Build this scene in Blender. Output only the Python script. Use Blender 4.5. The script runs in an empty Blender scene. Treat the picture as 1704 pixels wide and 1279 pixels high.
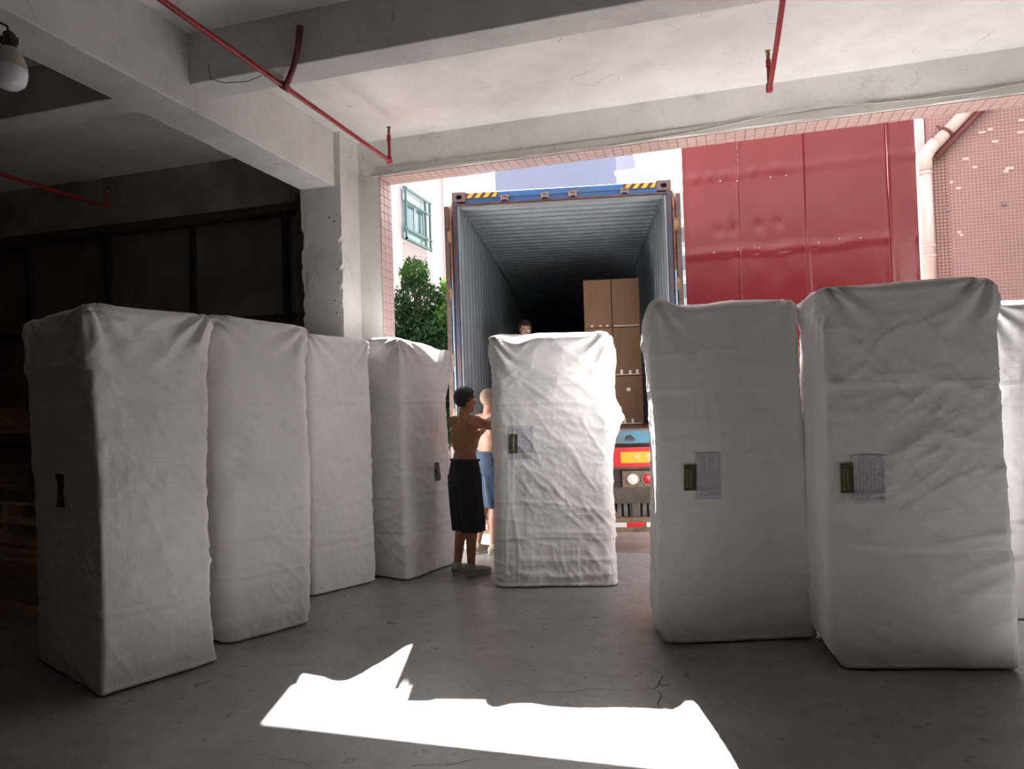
import bpy, bmesh, math, random
import numpy as np
from mathutils import Vector, Matrix
C = bpy.context.collection
SC = bpy.context.scene
PI = math.pi
R = math.radians
random.seed(7)

# ------------------------------------------------------------------ camera
EYE = Vector((0, 0, 1.57))
P_, R_, Y_ = R(1.35), R(-1.8), R(16.3)
FWD = Vector((-math.sin(Y_)*math.cos(P_), math.cos(Y_)*math.cos(P_), math.sin(P_)))
_rt = Vector((math.cos(Y_), math.sin(Y_), 0)); _up = _rt.cross(FWD)
RGT = math.cos(R_)*_rt + math.sin(R_)*_up
UPV = -math.sin(R_)*_rt + math.cos(R_)*_up
cam = bpy.data.cameras.new('camera'); camo = bpy.data.objects.new('camera', cam); C.objects.link(camo)
cam.sensor_width = 36; cam.lens = 1200/1704*36; cam.clip_end = 400; cam.clip_start = 0.05
m = Matrix((RGT, UPV, -FWD)).transposed().to_4x4(); m.translation = EYE
camo.matrix_world = m
SC.camera = camo

# ------------------------------------------------------------------ sky, sun, exposure
SUN_AZ, SUN_EL = R(16.1), R(42.9)
SUNV = Vector((-math.sin(SUN_AZ)*math.cos(SUN_EL), math.cos(SUN_AZ)*math.cos(SUN_EL), math.sin(SUN_EL)))
w = bpy.data.worlds.new('sky'); SC.world = w; w.use_nodes = True
nt = w.node_tree; nt.nodes.clear()
sky = nt.nodes.new('ShaderNodeTexSky'); sky.sky_type = 'NISHITA'; sky.sun_disc = False
sky.sun_elevation = SUN_EL; sky.sun_rotation = -SUN_AZ
sky.air_density = 1.6; sky.dust_density = 4.0; sky.ozone_density = 1.5
bgn = nt.nodes.new('ShaderNodeBackground'); bgn.inputs['Strength'].default_value = 0.30
wo = nt.nodes.new('ShaderNodeOutputWorld')
hs = nt.nodes.new('ShaderNodeHueSaturation'); hs.inputs['Saturation'].default_value = 0.55
nt.links.new(sky.outputs[0], hs.inputs['Color']); nt.links.new(hs.outputs[0], bgn.inputs[0]); nt.links.new(bgn.outputs[0], wo.inputs[0])
sl = bpy.data.lights.new('sun', 'SUN'); so = bpy.data.objects.new('sun', sl); C.objects.link(so)
sl.energy = 40.0; sl.angle = R(0.53); sl.color = (1.0, 0.99, 0.985)
so.rotation_euler = SUNV.to_track_quat('Z', 'Y').to_euler(); so.location = (-4, 14, 14)
SC.view_settings.view_transform = 'Standard'; SC.view_settings.look = 'None'
SC.view_settings.gamma = 1; SC.view_settings.use_curve_mapping = False
SC.view_settings.exposure = 0.85
SC.cycles.max_bounces = 12; SC.cycles.diffuse_bounces = 8; SC.cycles.sample_clamp_indirect = 8

# ------------------------------------------------------------------ materials
MATS = {}
def mat(name, col, rough=0.7, metal=0.0, var=0.0, vscale=4.0, bump=0.0, bscale=30.0, col2=None, stretch=(1, 1, 1), spec=0.5, detail=6.0, sharp=False):
    if name in MATS: return MATS[name]
    M = bpy.data.materials.new(name); M.use_nodes = True; n = M.node_tree.nodes; l = M.node_tree.links
    b = n['Principled BSDF']; b.inputs['Base Color'].default_value = (*col, 1)
    b.inputs['Roughness'].default_value = rough; b.inputs['Metallic'].default_value = metal
    b.inputs['Specular IOR Level'].default_value = spec
    tc = n.new('ShaderNodeTexCoord'); mp = n.new('ShaderNodeMapping'); mp.inputs['Scale'].default_value = stretch
    l.new(tc.outputs['Object'], mp.inputs[0])
    if var or col2:
        t = n.new('ShaderNodeTexNoise'); t.inputs['Scale'].default_value = vscale; t.inputs['Detail'].default_value = detail
        t.inputs['Roughness'].default_value = 0.62
        l.new(mp.outputs[0], t.inputs['Vector'])
        cr = n.new('ShaderNodeValToRGB')
        c2 = col2 or tuple(max(0, c*(1-var)) for c in col); c1 = col if col2 else tuple(min(1, c*(1+var*0.5)) for c in col)
        cr.color_ramp.elements[0].position = 0.48 if sharp else 0.35; cr.color_ramp.elements[1].position = 0.56 if sharp else 0.65
        cr.color_ramp.elements[0].color = (*c2, 1); cr.color_ramp.elements[1].color = (*c1, 1)
        l.new(t.outputs['Fac'], cr.inputs[0]); l.new(cr.outputs[0], b.inputs['Base Color'])
    if bump:
        t2 = n.new('ShaderNodeTexNoise'); t2.inputs['Scale'].default_value = bscale; t2.inputs['Detail'].default_value = 5
        l.new(mp.outputs[0], t2.inputs['Vector'])
        bp = n.new('ShaderNodeBump'); bp.inputs['Strength'].default_value = 1.0; bp.inputs['Distance'].default_value = bump
        l.new(t2.outputs['Fac'], bp.inputs['Height']); l.new(bp.outputs[0], b.inputs['Normal'])
    MATS[name] = M; return M

def mixcol(M, fac_socket, col):
    n = M.node_tree.nodes; l = M.node_tree.links; b = n['Principled BSDF']
    mx = n.new('ShaderNodeMix'); mx.data_type = 'RGBA'
    src = b.inputs['Base Color']
    if src.is_linked: l.new(src.links[0].from_socket, mx.inputs[6])
    else: mx.inputs[6].default_value = src.default_value
    mx.inputs[7].default_value = (*col, 1)
    l.new(fac_socket, mx.inputs[0]); l.new(mx.outputs[2], b.inputs['Base Color'])

def plaster(name, col, stain, amt=0.5, cracks=True):
    M = mat(name, col, 0.85, var=0.16, vscale=0.9, bump=0.004, bscale=22)
    n = M.node_tree.nodes; l = M.node_tree.links; tc = n['Texture Coordinate']
    t = n.new('ShaderNodeTexNoise'); t.inputs['Scale'].default_value = 2.3; t.inputs['Detail'].default_value = 10; t.inputs['Roughness'].default_value = 0.72
    l.new(tc.outputs['Object'], t.inputs['Vector'])
    r = n.new('ShaderNodeMapRange'); r.inputs[1].default_value = 0.56; r.inputs[2].default_value = 0.74; r.inputs[4].default_value = amt
    l.new(t.outputs['Fac'], r.inputs[0]); mixcol(M, r.outputs[0], stain)
    if cracks:
        t3 = n.new('ShaderNodeTexNoise'); t3.inputs['Scale'].default_value = 1.1; t3.inputs['Detail'].default_value = 4
        l.new(tc.outputs['Object'], t3.inputs['Vector'])
        v = n.new('ShaderNodeTexVoronoi'); v.feature = 'DISTANCE_TO_EDGE'; v.inputs['Scale'].default_value = 0.8
        ad = n.new('ShaderNodeVectorMath'); ad.operation = 'MULTIPLY_ADD'; ad.inputs[1].default_value = (0.9, 0.9, 0.9)
        l.new(t3.outputs['Color'], ad.inputs[0]); l.new(tc.outputs['Object'], ad.inputs[2]); l.new(ad.outputs[0], v.inputs['Vector'])
        lt = n.new('ShaderNodeMath'); lt.operation = 'LESS_THAN'; lt.inputs[1].default_value = 0.0022
        l.new(v.outputs['Distance'], lt.inputs[0])
        ga = n.new('ShaderNodeMath'); ga.operation = 'GREATER_THAN'; ga.inputs[1].default_value = 0.54; l.new(t.outputs['Fac'], ga.inputs[0])
        mu = n.new('ShaderNodeMath'); mu.operation = 'MULTIPLY'; l.new(lt.outputs[0], mu.inputs[0]); l.new(ga.outputs[0], mu.inputs[1])
        mu2 = n.new('ShaderNodeMath'); mu2.operation = 'MULTIPLY'; mu2.inputs[1].default_value = 0.35; l.new(mu.outputs[0], mu2.inputs[0])
        mixcol(M, mu2.outputs[0], (0.08, 0.07, 0.06))
    return M

WHITE = plaster('ceiling_plaster', (0.67, 0.655, 0.64), (0.50, 0.45, 0.41), 0.35)
BEAMP = plaster('beam_plaster', (0.62, 0.60, 0.58), (0.38, 0.35, 0.32), 0.5)
COLP = plaster('column_plaster', (0.66, 0.64, 0.62), (0.30, 0.27, 0.25), 0.6)
DARKP = mat('dark_plaster', (0.30, 0.20, 0.19), 0.9, var=0.4, vscale=1.5, bump=0.004)

# --- concrete floor: worn grey, cracks, sheen
FLOOR = mat('floor_concrete', (0.275, 0.265, 0.26), 0.5, var=0.22, vscale=1.3, bump=0.0005, bscale=60, detail=9)
def _floor():
    M = FLOOR; n = M.node_tree.nodes; l = M.node_tree.links; tc = n['Texture Coordinate']; b = n['Principled BSDF']
    t = n.new('ShaderNodeTexNoise'); t.inputs['Scale'].default_value = 7; t.inputs['Detail'].default_value = 10; t.inputs['Roughness'].default_value = 0.75
    l.new(tc.outputs['Object'], t.inputs['Vector'])
    r = n.new('ShaderNodeMapRange'); r.inputs[1].default_value = 0.3; r.inputs[2].default_value = 0.7; r.inputs[3].default_value = 0.22; r.inputs[4].default_value = 0.46
    l.new(t.outputs['Fac'], r.inputs[0]); l.new(r.outputs[0], b.inputs['Roughness'])
    r2 = n.new('ShaderNodeMapRange'); r2.inputs[1].default_value = 0.5; r2.inputs[2].default_value = 0.72; r2.inputs[4].default_value = 0.5
    l.new(t.outputs['Fac'], r2.inputs[0]); mixcol(M, r2.outputs[0], (0.14, 0.13, 0.125))
_floor()

def fabric_mat():
    M = mat('nonwoven_fabric', (0.80, 0.775, 0.765), 0.8, var=0.05, vscale=3, spec=0.25)
    n = M.node_tree.nodes; l = M.node_tree.links; tc = n['Texture Coordinate']; b = n['Principled BSDF']
    wv = n.new('ShaderNodeTexWave'); wv.wave_type = 'BANDS'; wv.bands_direction = 'Z'; wv.inputs['Scale'].default_value = 28
    wv.inputs['Distortion'].default_value = 1.2; wv.inputs['Detail'].default_value = 2; wv.inputs['Detail Scale'].default_value = 0.6
    l.new(tc.outputs['Object'], wv.inputs['Vector'])
    no = n.new('ShaderNodeTexNoise'); no.inputs['Scale'].default_value = 26; no.inputs['Detail'].default_value = 5
    mp = n.new('ShaderNodeMapping'); mp.inputs['Scale'].default_value = (1, 1, 0.45); l.new(tc.outputs['Object'], mp.inputs[0]); l.new(mp.outputs[0], no.inputs['Vector'])
    a = n.new('ShaderNodeMath'); a.operation = 'MULTIPLY_ADD'; a.inputs[1].default_value = 0.14
    l.new(wv.outputs['Fac'], a.inputs[0]); l.new(no.outputs['Fac'], a.inputs[2])
    bp = n.new('ShaderNodeBump'); bp.inputs['Distance'].default_value = 0.0035; bp.inputs['Strength'].default_value = 0.8
    l.new(a.outputs[0], bp.inputs['Height']); l.new(bp.outputs[0], b.inputs['Normal'])
    return M
FABRIC = fabric_mat()

RED = mat('red_pipe_paint', (0.32, 0.012, 0.02), 0.42, var=0.35, vscale=9)
DKRED = mat('dark_red_pipe', (0.12, 0.014, 0.016), 0.6, var=0.4, vscale=14)
BRASS = mat('old_brass', (0.25, 0.17, 0.09), 0.45, metal=0.8)
BLACK = mat('black_rubber', (0.015, 0.014, 0.014), 0.7)
PINKT = mat('pink_tile', (0.50, 0.355, 0.33), 0.4, var=0.12, vscale=6)
GROUT = mat('pale_grout', (0.24, 0.17, 0.15), 0.9, var=0.2)
BLUE = mat('container_blue', (0.008, 0.095, 0.30), 0.55, var=0.2, vscale=3, col2=(0.03, 0.09, 0.19))
CGREY = mat('container_grey', (0.30, 0.345, 0.375), 0.42, var=0.16, vscale=5, stretch=(1, 1, 0.25))
CAST = mat('rusty_casting', (0.13, 0.075, 0.07), 0.7, var=0.4, vscale=12, col2=(0.085, 0.08, 0.09), bump=0.002)
RUST = mat('rust', (0.19, 0.07, 0.03), 0.85, var=0.5, vscale=10)
STEEL = mat('grey_steel', (0.24, 0.23, 0.22), 0.45, metal=0.6, var=0.3, vscale=8)
WOODF = mat('container_floor_wood', (0.18, 0.10, 0.055), 0.8, var=0.4, vscale=6, stretch=(6, 0.6, 1))
CARD = mat('cardboard', (0.19, 0.105, 0.06), 0.85, var=0.08, vscale=2.5, stretch=(6, 6, 0.7))
TAPE = mat('white_tape', (0.75, 0.72, 0.70), 0.5)

# ------------------------------------------------------------------ helpers
def link_mesh(name, me, m=None, parent=None, smooth=False):
    o = bpy.data.objects.new(name, me); C.objects.link(o)
    if m is not None:
        for k in (m if isinstance(m, (list, tuple)) else [m]): me.materials.append(k)
    if parent is not None: o.parent = parent
    if smooth:
        me.polygons.foreach_set('use_smooth', [True]*len(me.polygons))
    return o
def obj(name, bm, m=None, parent=None, smooth=False, bevel=0.0):
    me = bpy.data.meshes.new(name); bmesh.ops.recalc_face_normals(bm, faces=bm.faces[:]); bm.to_mesh(me); bm.free()
    o = link_mesh(name, me, m, parent, smooth)
    if bevel:
        b = o.modifiers.new('bevel', 'BEVEL'); b.width = bevel; b.segments = 2; b.limit_method = 'ANGLE'
    return o
def tag(o, label=None, cat=None, group=None, kind=None):
    if label: o['label'] = label
    if cat: o['category'] = cat
    if group: o['group'] = group
    if kind: o['kind'] = kind
    return o
def empty(name, loc=(0, 0, 0), rz=0, label=None, cat=None, group=None):
    o = bpy.data.objects.new(name, None); C.objects.link(o); o.location = loc; o.rotation_euler = (0, 0, rz)
    o.empty_display_size = 0.1
    return tag(o, label, cat, group)
def struct(o, label=None):
    o['kind'] = 'structure'
    if label: o['label'] = label
    return o
def bx(bm, x0, x1, y0, y1, z0, z1, mi=0, M=None):
    v = [bm.verts.new((x, y, z)) for z in (z0, z1) for y in (y0, y1) for x in (x0, x1)]
    fs = []
    for q in ((0, 2, 3, 1), (4, 5, 7, 6), (0, 1, 5, 4), (2, 6, 7, 3), (0, 4, 6, 2), (1, 3, 7, 5)):
        f = bm.faces.new([v[i] for i in q]); f.material_index = mi; fs.append(f)
    if M is not None: bmesh.ops.transform(bm, matrix=M, verts=v)
    return v
def tube(bm, pts, r, n=12, mi=0, caps=True):
    pts = [Vector(p) for p in pts]; rs = r if isinstance(r, (list, tuple)) else [r]*len(pts)
    rings = []; prev = None
    for i, p in enumerate(pts):
        if i == 0: t = pts[1]-pts[0]
        elif i == len(pts)-1: t = pts[-1]-pts[-2]
        else: t = (pts[i+1]-p).normalized()+(p-pts[i-1]).normalized()
        t.normalize()
        if prev is None:
            a = Vector((0, 0, 1)) if abs(t.z) < 0.9 else Vector((1, 0, 0))
        else: a = prev
        u = (a - t*a.dot(t)).normalized(); v = t.cross(u); prev = u
        rings.append([bm.verts.new(p+u*rs[i]*math.cos(2*PI*k/n)+v*rs[i]*math.sin(2*PI*k/n)) for k in range(n)])
    for a, b in zip(rings, rings[1:]):
        for k in range(n):
            f = bm.faces.new((a[k], a[(k+1) % n], b[(k+1) % n], b[k])); f.material_index = mi; f.smooth = True
    if caps:
        for rg in (rings[0], rings[-1]):
            f = bm.faces.new(rg); f.material_index = mi
def lathe(bm, prof, c=(0, 0, 0), n=20, M=None, mi=0):
    rings = []; new = []
    for r, z in prof:
        rg = [bm.verts.new((c[0]+r*math.cos(2*PI*k/n), c[1]+r*math.sin(2*PI*k/n), c[2]+z)) for k in range(n)]
        rings.append(rg); new += rg
    for a, b in zip(rings, rings[1:]):
        for k in range(n):
            f = bm.faces.new((a[k], a[(k+1) % n], b[(k+1) % n], b[k])); f.smooth = True; f.material_index = mi
    for rg in (rings[0], rings[-1]):
        f = bm.faces.new(rg); f.material_index = mi
    if M is not None: bmesh.ops.transform(bm, matrix=M, verts=new)
def box_obj(name, x0, x1, y0, y1, z0, z1, m, parent=None, bevel=0.0):
    bm = bmesh.new(); bx(bm, x0, x1, y0, y1, z0, z1); return obj(name, bm, m, parent, bevel=bevel)

# numpy value noise (2-D and 3-D), smooth, in -1..1
def _h(ix, iy, iz, seed):
    n = (ix.astype(np.int64)*374761393 + iy.astype(np.int64)*668265263 + iz.astype(np.int64)*2147483647 + seed*974634777) & 0xffffffff
    n = ((n ^ (n >> 13))*1274126177) & 0xffffffff
    n = (n ^ (n >> 16)) & 0xffff
    return n/32767.5-1
def vn(x, y, z, seed=0):
    x, y, z = np.broadcast_arrays(np.asarray(x, float), np.asarray(y, float), np.asarray(z, float))
    i, j, k = np.floor(x), np.floor(y), np.floor(z); fx, fy, fz = x-i, y-j, z-k
    fx = fx*fx*(3-2*fx); fy = fy*fy*(3-2*fy); fz = fz*fz*(3-2*fz)
    r = 0
    for a in (0, 1):
        for b in (0, 1):
            for c in (0, 1):
                r = r + _h(i+a, j+b, k+c, seed)*(fx if a else 1-fx)*(fy if b else 1-fy)*(fz if c else 1-fz)
    return r
def fbm(x, y, z, seed=0, o=3):
    s = 0; a = 1; t = 0
    for q in range(o):
        s = s+a*vn(x*2**q, y*2**q, z*2**q, seed+q*17); t += a; a *= 0.5
    return s/t
def ridge(x, y, z, seed=0, o=2, p=2.0):
    s = 0; a = 1; t = 0
    for q in range(o):
        s = s+a*(1-np.abs(vn(x*2**q, y*2**q, z*2**q, seed+q*31)))**p; t += a; a *= 0.5
    return s/t
def sstep(a, b, x):
    t = np.clip((x-a)/(b-a), 0, 1); return t*t*(3-2*t)

# ================================================================== THE HALL
YI, YO = 7.03, 7.30           # inner and outer face of the front wall
ZC, ZL = 4.43, 4.035          # ceiling, underside of the lintel
XJ, XR = -3.48, 3.15          # left and right jamb of the opening

# floor slab, gently uneven, ends in a step down to the yard
bm = bmesh.new(); bx(bm, -14, 11, -12, 7.38, -0.34, 0.0)
struct(obj('floor', bm, FLOOR), 'grey worn concrete floor of the hall')
# crack lines in the floor: thin open gaps filled with dirt
bm = bmesh.new()
def px_ground(u, v, z=0.0):
    d = RGT*((u-852)/1200)-UPV*((v-639.5)/1200)+FWD
    return EYE+d*((z-EYE.z)/d.z)
def at_y(u, v, Y):
    d = RGT*((u-852)/1200)-UPV*((v-639.5)/1200)+FWD
    return EYE+d*(Y/d.y)
def crack(pts, wd):
    P = [px_ground(*p) for p in pts]; Q = []
    for a, b in zip(P, P[1:]):
        k = max(2, int((b-a).length/0.03))
        for i in range(k): Q.append(a.lerp(b, i/k)+Vector((random.uniform(-.008, .008), random.uniform(-.012, .012), 0)))
    Q.append(P[-1]); L = []; 
    for i, q in enumerate(Q):
        t = (Q[min(i+1, len(Q)-1)]-Q[max(i-1, 0)]).normalized(); nn = Vector((-t.y, t.x, 0)); ww = wd*random.uniform(.3, 1)*(1 if 0 < i < len(Q)-1 else .1)
        L.append((bm.verts.new((q.x+nn.x*ww, q.y+nn.y*ww, 0.0008)), bm.verts.new((q.x-nn.x*ww, q.y-nn.y*ww, 0.0008))))
    for a, b in zip(L, L[1:]): bm.faces.new((a[0], b[0], b[1], a[1]))
crack([(1103, 1122), (1098, 1140), (1089, 1146), (1100, 1156), (1094, 1166), (1099, 1178)], 0.006)
crack([(1089, 1146), (1060, 1147), (1020, 1148), (985, 1145), (950, 1152), (900, 1152)], 0.003)
crack([(1103, 1122), (1075, 1105), (1040, 1100)], 0.002)
crack([(1103, 1122), (1140, 1124)], 0.002)
crack([(680, 1278), (700, 1272), (760, 1270), (800, 1262)], 0.003)
crack([(420, 1255), (470, 1262), (520, 1275)], 0.002)
crack([(540, 1008), (640, 1007), (700, 1003)], 0.002)
struct(obj('floor_crack', bm, mat('crack_dirt', (0.05, 0.045, 0.04), 0.95)), 'thin dark cracks in the floor')

# yard outside, a step lower
YARD = mat('yard_ground', (0.34, 0.245, 0.215), 0.85, var=0.25, vscale=1.5, bump=0.004, bscale=25)
bm = bmesh.new(); bx(bm, -60, 60, 7.38, 120, -0.6, -0.30)
struct(obj('ground', bm, YARD), 'brownish yard ground a step below the hall floor')

# ceiling slab
struct(box_obj('ceiling', -14, 11, -12, 7.30, ZC, ZC+0.18, WHITE), 'white plastered concrete ceiling')
# beams
def beam(x0, x1, y0, y1, z0, z1, lab, m=BEAMP):
    bm = bmesh.new(); bx(bm, x0, x1, y0, y1, z0, z1)
    o = obj('ceiling_beam', bm, m, bevel=0.012); return struct(o, lab)
beam(-4.19, -3.79, -12, 6.64, 3.86, ZC+0.02, 'long white concrete beam running to the column')
for i, (a, b) in enumerate([(-3.79, 11), (-14, -4.19)]):
    beam(a, b, 4.52, 4.80, 4.045, ZC+0.02, 'concrete cross beam below the ceiling')
    beam(a, b, 0.4, 0.68, 4.045, ZC+0.02, 'concrete cross beam overhead')
    beam(a, b, -4.0, -3.7, 4.045, ZC+0.02, 'concrete cross beam behind')
# column with a chipped corner
def column(x0, x1, y0, y1, lab):
    nz = 90; bm = bmesh.new(); rings = []
    for k in range(nz+1):
        z = ZC*k/nz; r = []
        pts = []
        for (xa, ya, xb, yb) in ((x0, y0, x1, y0), (x1, y0, x1, y1), (x1, y1, x0, y1), (x0, y1, x0, y0)):
            for i in range(12): pts.append((xa+(xb-xa)*i/12, ya+(yb-ya)*i/12))
        for i, (x, y) in enumerate(pts):
            e = 0.003*float(vn(x*9, y*9, z*7, 3))
            if i in (0, 12):   # front corners: chipped below mid height
                c = max(0.0, float(vn(z*16, 2.2+i, 0, 5)))*0.022*(1 if z < 3.4 else .25)
                x += (c if i == 0 else -c); y += c*0.8
            elif i in (11, 13, 1, 47):
                c = max(0.0, float(vn(z*12, 7.7+i, 0, 8)))*0.008
                y += c
            r.append(bm.verts.new((x+e, y+e, z)))
        rings.append(r)
    for a, b in zip(rings, rings[1:]):
        for i in range(len(a)): bm.faces.new((a[i], a[(i+1) % len(a)], b[(i+1) % len(a)], b[i]))
    return struct(obj('column', bm, COLP), lab)
column(-4.20, -3.725, 6.64, 7.30, 'white plastered concrete column with chipped corner')
column(3.40, 3.90, 6.64, 7.30, 'concrete column right of the opening')
# pits in the column face: real dimples would be sub-pixel chips, built as small dark hollows
bm = bmesh.new()
for (u, v, s) in [(548, 362, 2.2), (556, 368, 2.4), (560, 358, 1.6), (552, 373, 1.2), (529, 454, 1.4), (518, 462, 1.0), (561, 448, 1.8), (565, 436, 1.4), (520, 476, 1.1), (545, 453, 1), (563, 470, 1.6), (557, 500, 1.4), (560, 520, 1.8), (550, 505, 1), (569, 505, 1.5), (540, 512, .9)]:
    p = at_y(u, v, 6.637); rr = s/165.
    bm.verts.ensure_lookup_table()
    ring = [bm.verts.new((p.x+rr*math.cos(a)*random.uniform(.6, 1.2), 6.6355, p.z+rr*math.sin(a)*random.uniform(.6, 1.2))) for a in [k*PI/4 for k in range(8)]]
    cv = bm.verts.new((p.x, 6.6375, p.z))
    for k in range(8): bm.faces.new((ring[k], ring[(k+1) % 8], cv))
struct(obj('column_pit', bm, mat('pit_dark', (0.14, 0.12, 0.10), 0.95)), 'small chipped pits in the column face')

# front wall: pier left of the opening, lintel, pier right; it goes on upward outside
OUTW = mat('facade_tile', (0.20, 0.15, 0.14), 0.6, var=0.1, vscale=1)
def wallpart(name, x0, x1, z0, z1, lab=None, parent=None):
    bm = bmesh.new(); v = bx(bm, x0, x1, YI, YO, z0, z1)
    for f in bm.faces: 
        f.material_index = 1 if f.calc_center_median().y > YO-0.001 else 0
    return struct(obj(name, bm, [COLP, OUTW], parent), lab)
wf = wallpart('wall_front', -3.725, XJ, -0.3, ZC, 'white plastered wall pier beside the loading opening')
lint = wallpart('wall_front_lintel', XJ, XR, ZL, ZC, 'grey plastered lintel over the loading opening')
wr = wallpart('wall_front_right', XR, 11, -0.3, ZC, 'plastered front wall right of the opening')
bm = bmesh.new(); bx(bm, -14, 11, YI, YO, ZC, 10.5)
struct(obj('wall_facade', bm, OUTW), 'pink tiled facade above the opening')
# tiles of the reveal (jamb and lintel underside): each its own piece sharing one mesh
bm = bmesh.new(); bx(bm, -0.006, 0.006, -0.0425, 0.0425, -0.0425, 0.0425)
bmesh.ops.bevel(bm, geom=bm.edges[:], offset=0.003, segments=1, affect='EDGES')
tj = bpy.data.meshes.new('tile'); bm.to_mesh(tj); bm.free(); tj.materials.append(PINKT)
bm = bmesh.new(); bx(bm, -0.0425, 0.0425, -0.0425, 0.0425, -0.006, 0.006)
bmesh.ops.bevel(bm, geom=bm.edges[:], offset=0.003, segments=1, affect='EDGES')
ts = bpy.data.meshes.new('tile'); bm.to_mesh(ts); bm.free(); ts.materials.append(PINKT)
gj = struct(box_obj('wall_front_grout', XJ, XJ+0.004, YI+0.005, YO+0.012, -0.3, ZL-0.001, GROUT)); 
gs = struct(box_obj('lintel_grout', XJ+0.004, XR, YI+0.005, YO+0.012, ZL-0.004, ZL, GROUT))
for r_ in range(46):
    for c_ in range(3):
        z = ZL-0.055-r_*0.089
        if z < -0.26: continue
        t = bpy.data.objects.new('tile', tj); C.objects.link(t); t.parent = gj
        t.location = (XJ+0.006+random.uniform(-.0012, .0012), YI+0.05+c_*0.092, z); t.rotation_euler = (random.uniform(-.015, .015), 0, random.uniform(-.02, .02))
for r_ in range(73):
    for c_ in range(3):
        t = bpy.data.objects.new('tile', ts); C.objects.link(t); t.parent = gs
        t.location = (XJ+0.055+r_*0.0895, YI+0.05+c_*0.092, ZL-0.006+random.uniform(-.0012, .0012)); t.rotation_euler = (random.uniform(-.02, .02), 0, random.uniform(-.015, .015))
# plaster lip along the lintel's inner lower edge, rough and wandering
def lip(pts, r, lab, m=COLP):
    bm = bmesh.new(); tube(bm, pts, r, 8); return struct(obj('trim_1', bm, m), lab)
pts = []; 
for i in range(140):
    x = XJ-0.08+i*(XR-XJ)/139; pts.append((x, YI-0.008+0.006*float(vn(x*3, 0, 0, 4)), ZL+0.012+0.012*float(fbm(x*1.3, 0, 0, 9))))
lip(pts, 0.013, 'rough plaster lip along the lintel edge')
bm = bmesh.new(); bx(bm, XJ-0.02, XR, YI-0.018, YI, ZL, ZL+0.085)
struct(obj('trim_2', bm, plaster('edge_plaster', (0.50, 0.48, 0.44), (0.25, 0.22, 0.18), 0.7), bevel=0.006), 'uneven plaster band above the opening')

# other walls of the hall
HW = mat('hall_wall_paint', (0.16, 0.15, 0.145), 0.9, var=0.2)
struct(box_obj('wall_back', -14, 11, -12.2, -12, 0, ZC, HW), 'hall wall behind the camera')
struct(box_obj('wall_left', -14.2, -14, -12, 7.3, 0, ZC, DARKP), 'dark hall wall at the far left')
bm = bmesh.new(); bx(bm, 11, 11.2, -12, 7.3, 0, ZC)
struct(obj('wall_right', bm, HW), 'hall wall on the right')
# left bay: beam above, dark sheet-metal partition below in a steel frame
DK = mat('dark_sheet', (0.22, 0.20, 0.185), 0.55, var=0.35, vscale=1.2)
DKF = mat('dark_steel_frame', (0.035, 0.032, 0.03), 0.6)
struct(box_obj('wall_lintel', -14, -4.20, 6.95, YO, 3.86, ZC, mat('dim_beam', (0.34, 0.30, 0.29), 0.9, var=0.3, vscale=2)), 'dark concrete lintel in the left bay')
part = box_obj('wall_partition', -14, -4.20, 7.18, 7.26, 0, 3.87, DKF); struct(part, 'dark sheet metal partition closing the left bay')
xs = [-4.22, -4.72, -5.98, -7.24, -8.5, -9.76, -11.02, -12.28]
zs = [0.05, 1.35, 2.62, 3.80]
for a, b in zip(xs, xs[1:]):
    for c, d in zip(zs, zs[1:]):
        bm = bmesh.new(); nx = 10; g = []
        for j in range(9):
            for i in range(nx+1):
                x = b+0.03+(a-b-0.06)*i/nx; z = c+0.03+(d-c-0.06)*j/8
                g.append(bm.verts.new((x, 7.165+0.012*float(vn(x*2.2, z*2.2, 0, 12)), z)))
        for j in range(8):
            for i in range(nx): bm.faces.new((g[j*(nx+1)+i], g[j*(nx+1)+i+1], g[(j+1)*(nx+1)+i+1], g[(j+1)*(nx+1)+i]))
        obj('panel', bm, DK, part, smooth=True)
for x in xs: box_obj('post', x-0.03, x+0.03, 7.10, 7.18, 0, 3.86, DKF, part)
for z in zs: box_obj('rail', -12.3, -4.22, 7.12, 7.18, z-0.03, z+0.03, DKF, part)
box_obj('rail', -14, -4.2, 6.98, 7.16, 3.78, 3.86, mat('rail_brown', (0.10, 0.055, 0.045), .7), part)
box_obj('post', -4.30, -4.205, 6.70, 7.18, 0, 3.86, mat('rust_brown_steel', (0.07, 0.045, 0.035), .8, var=.4, vscale=9), part)

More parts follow.
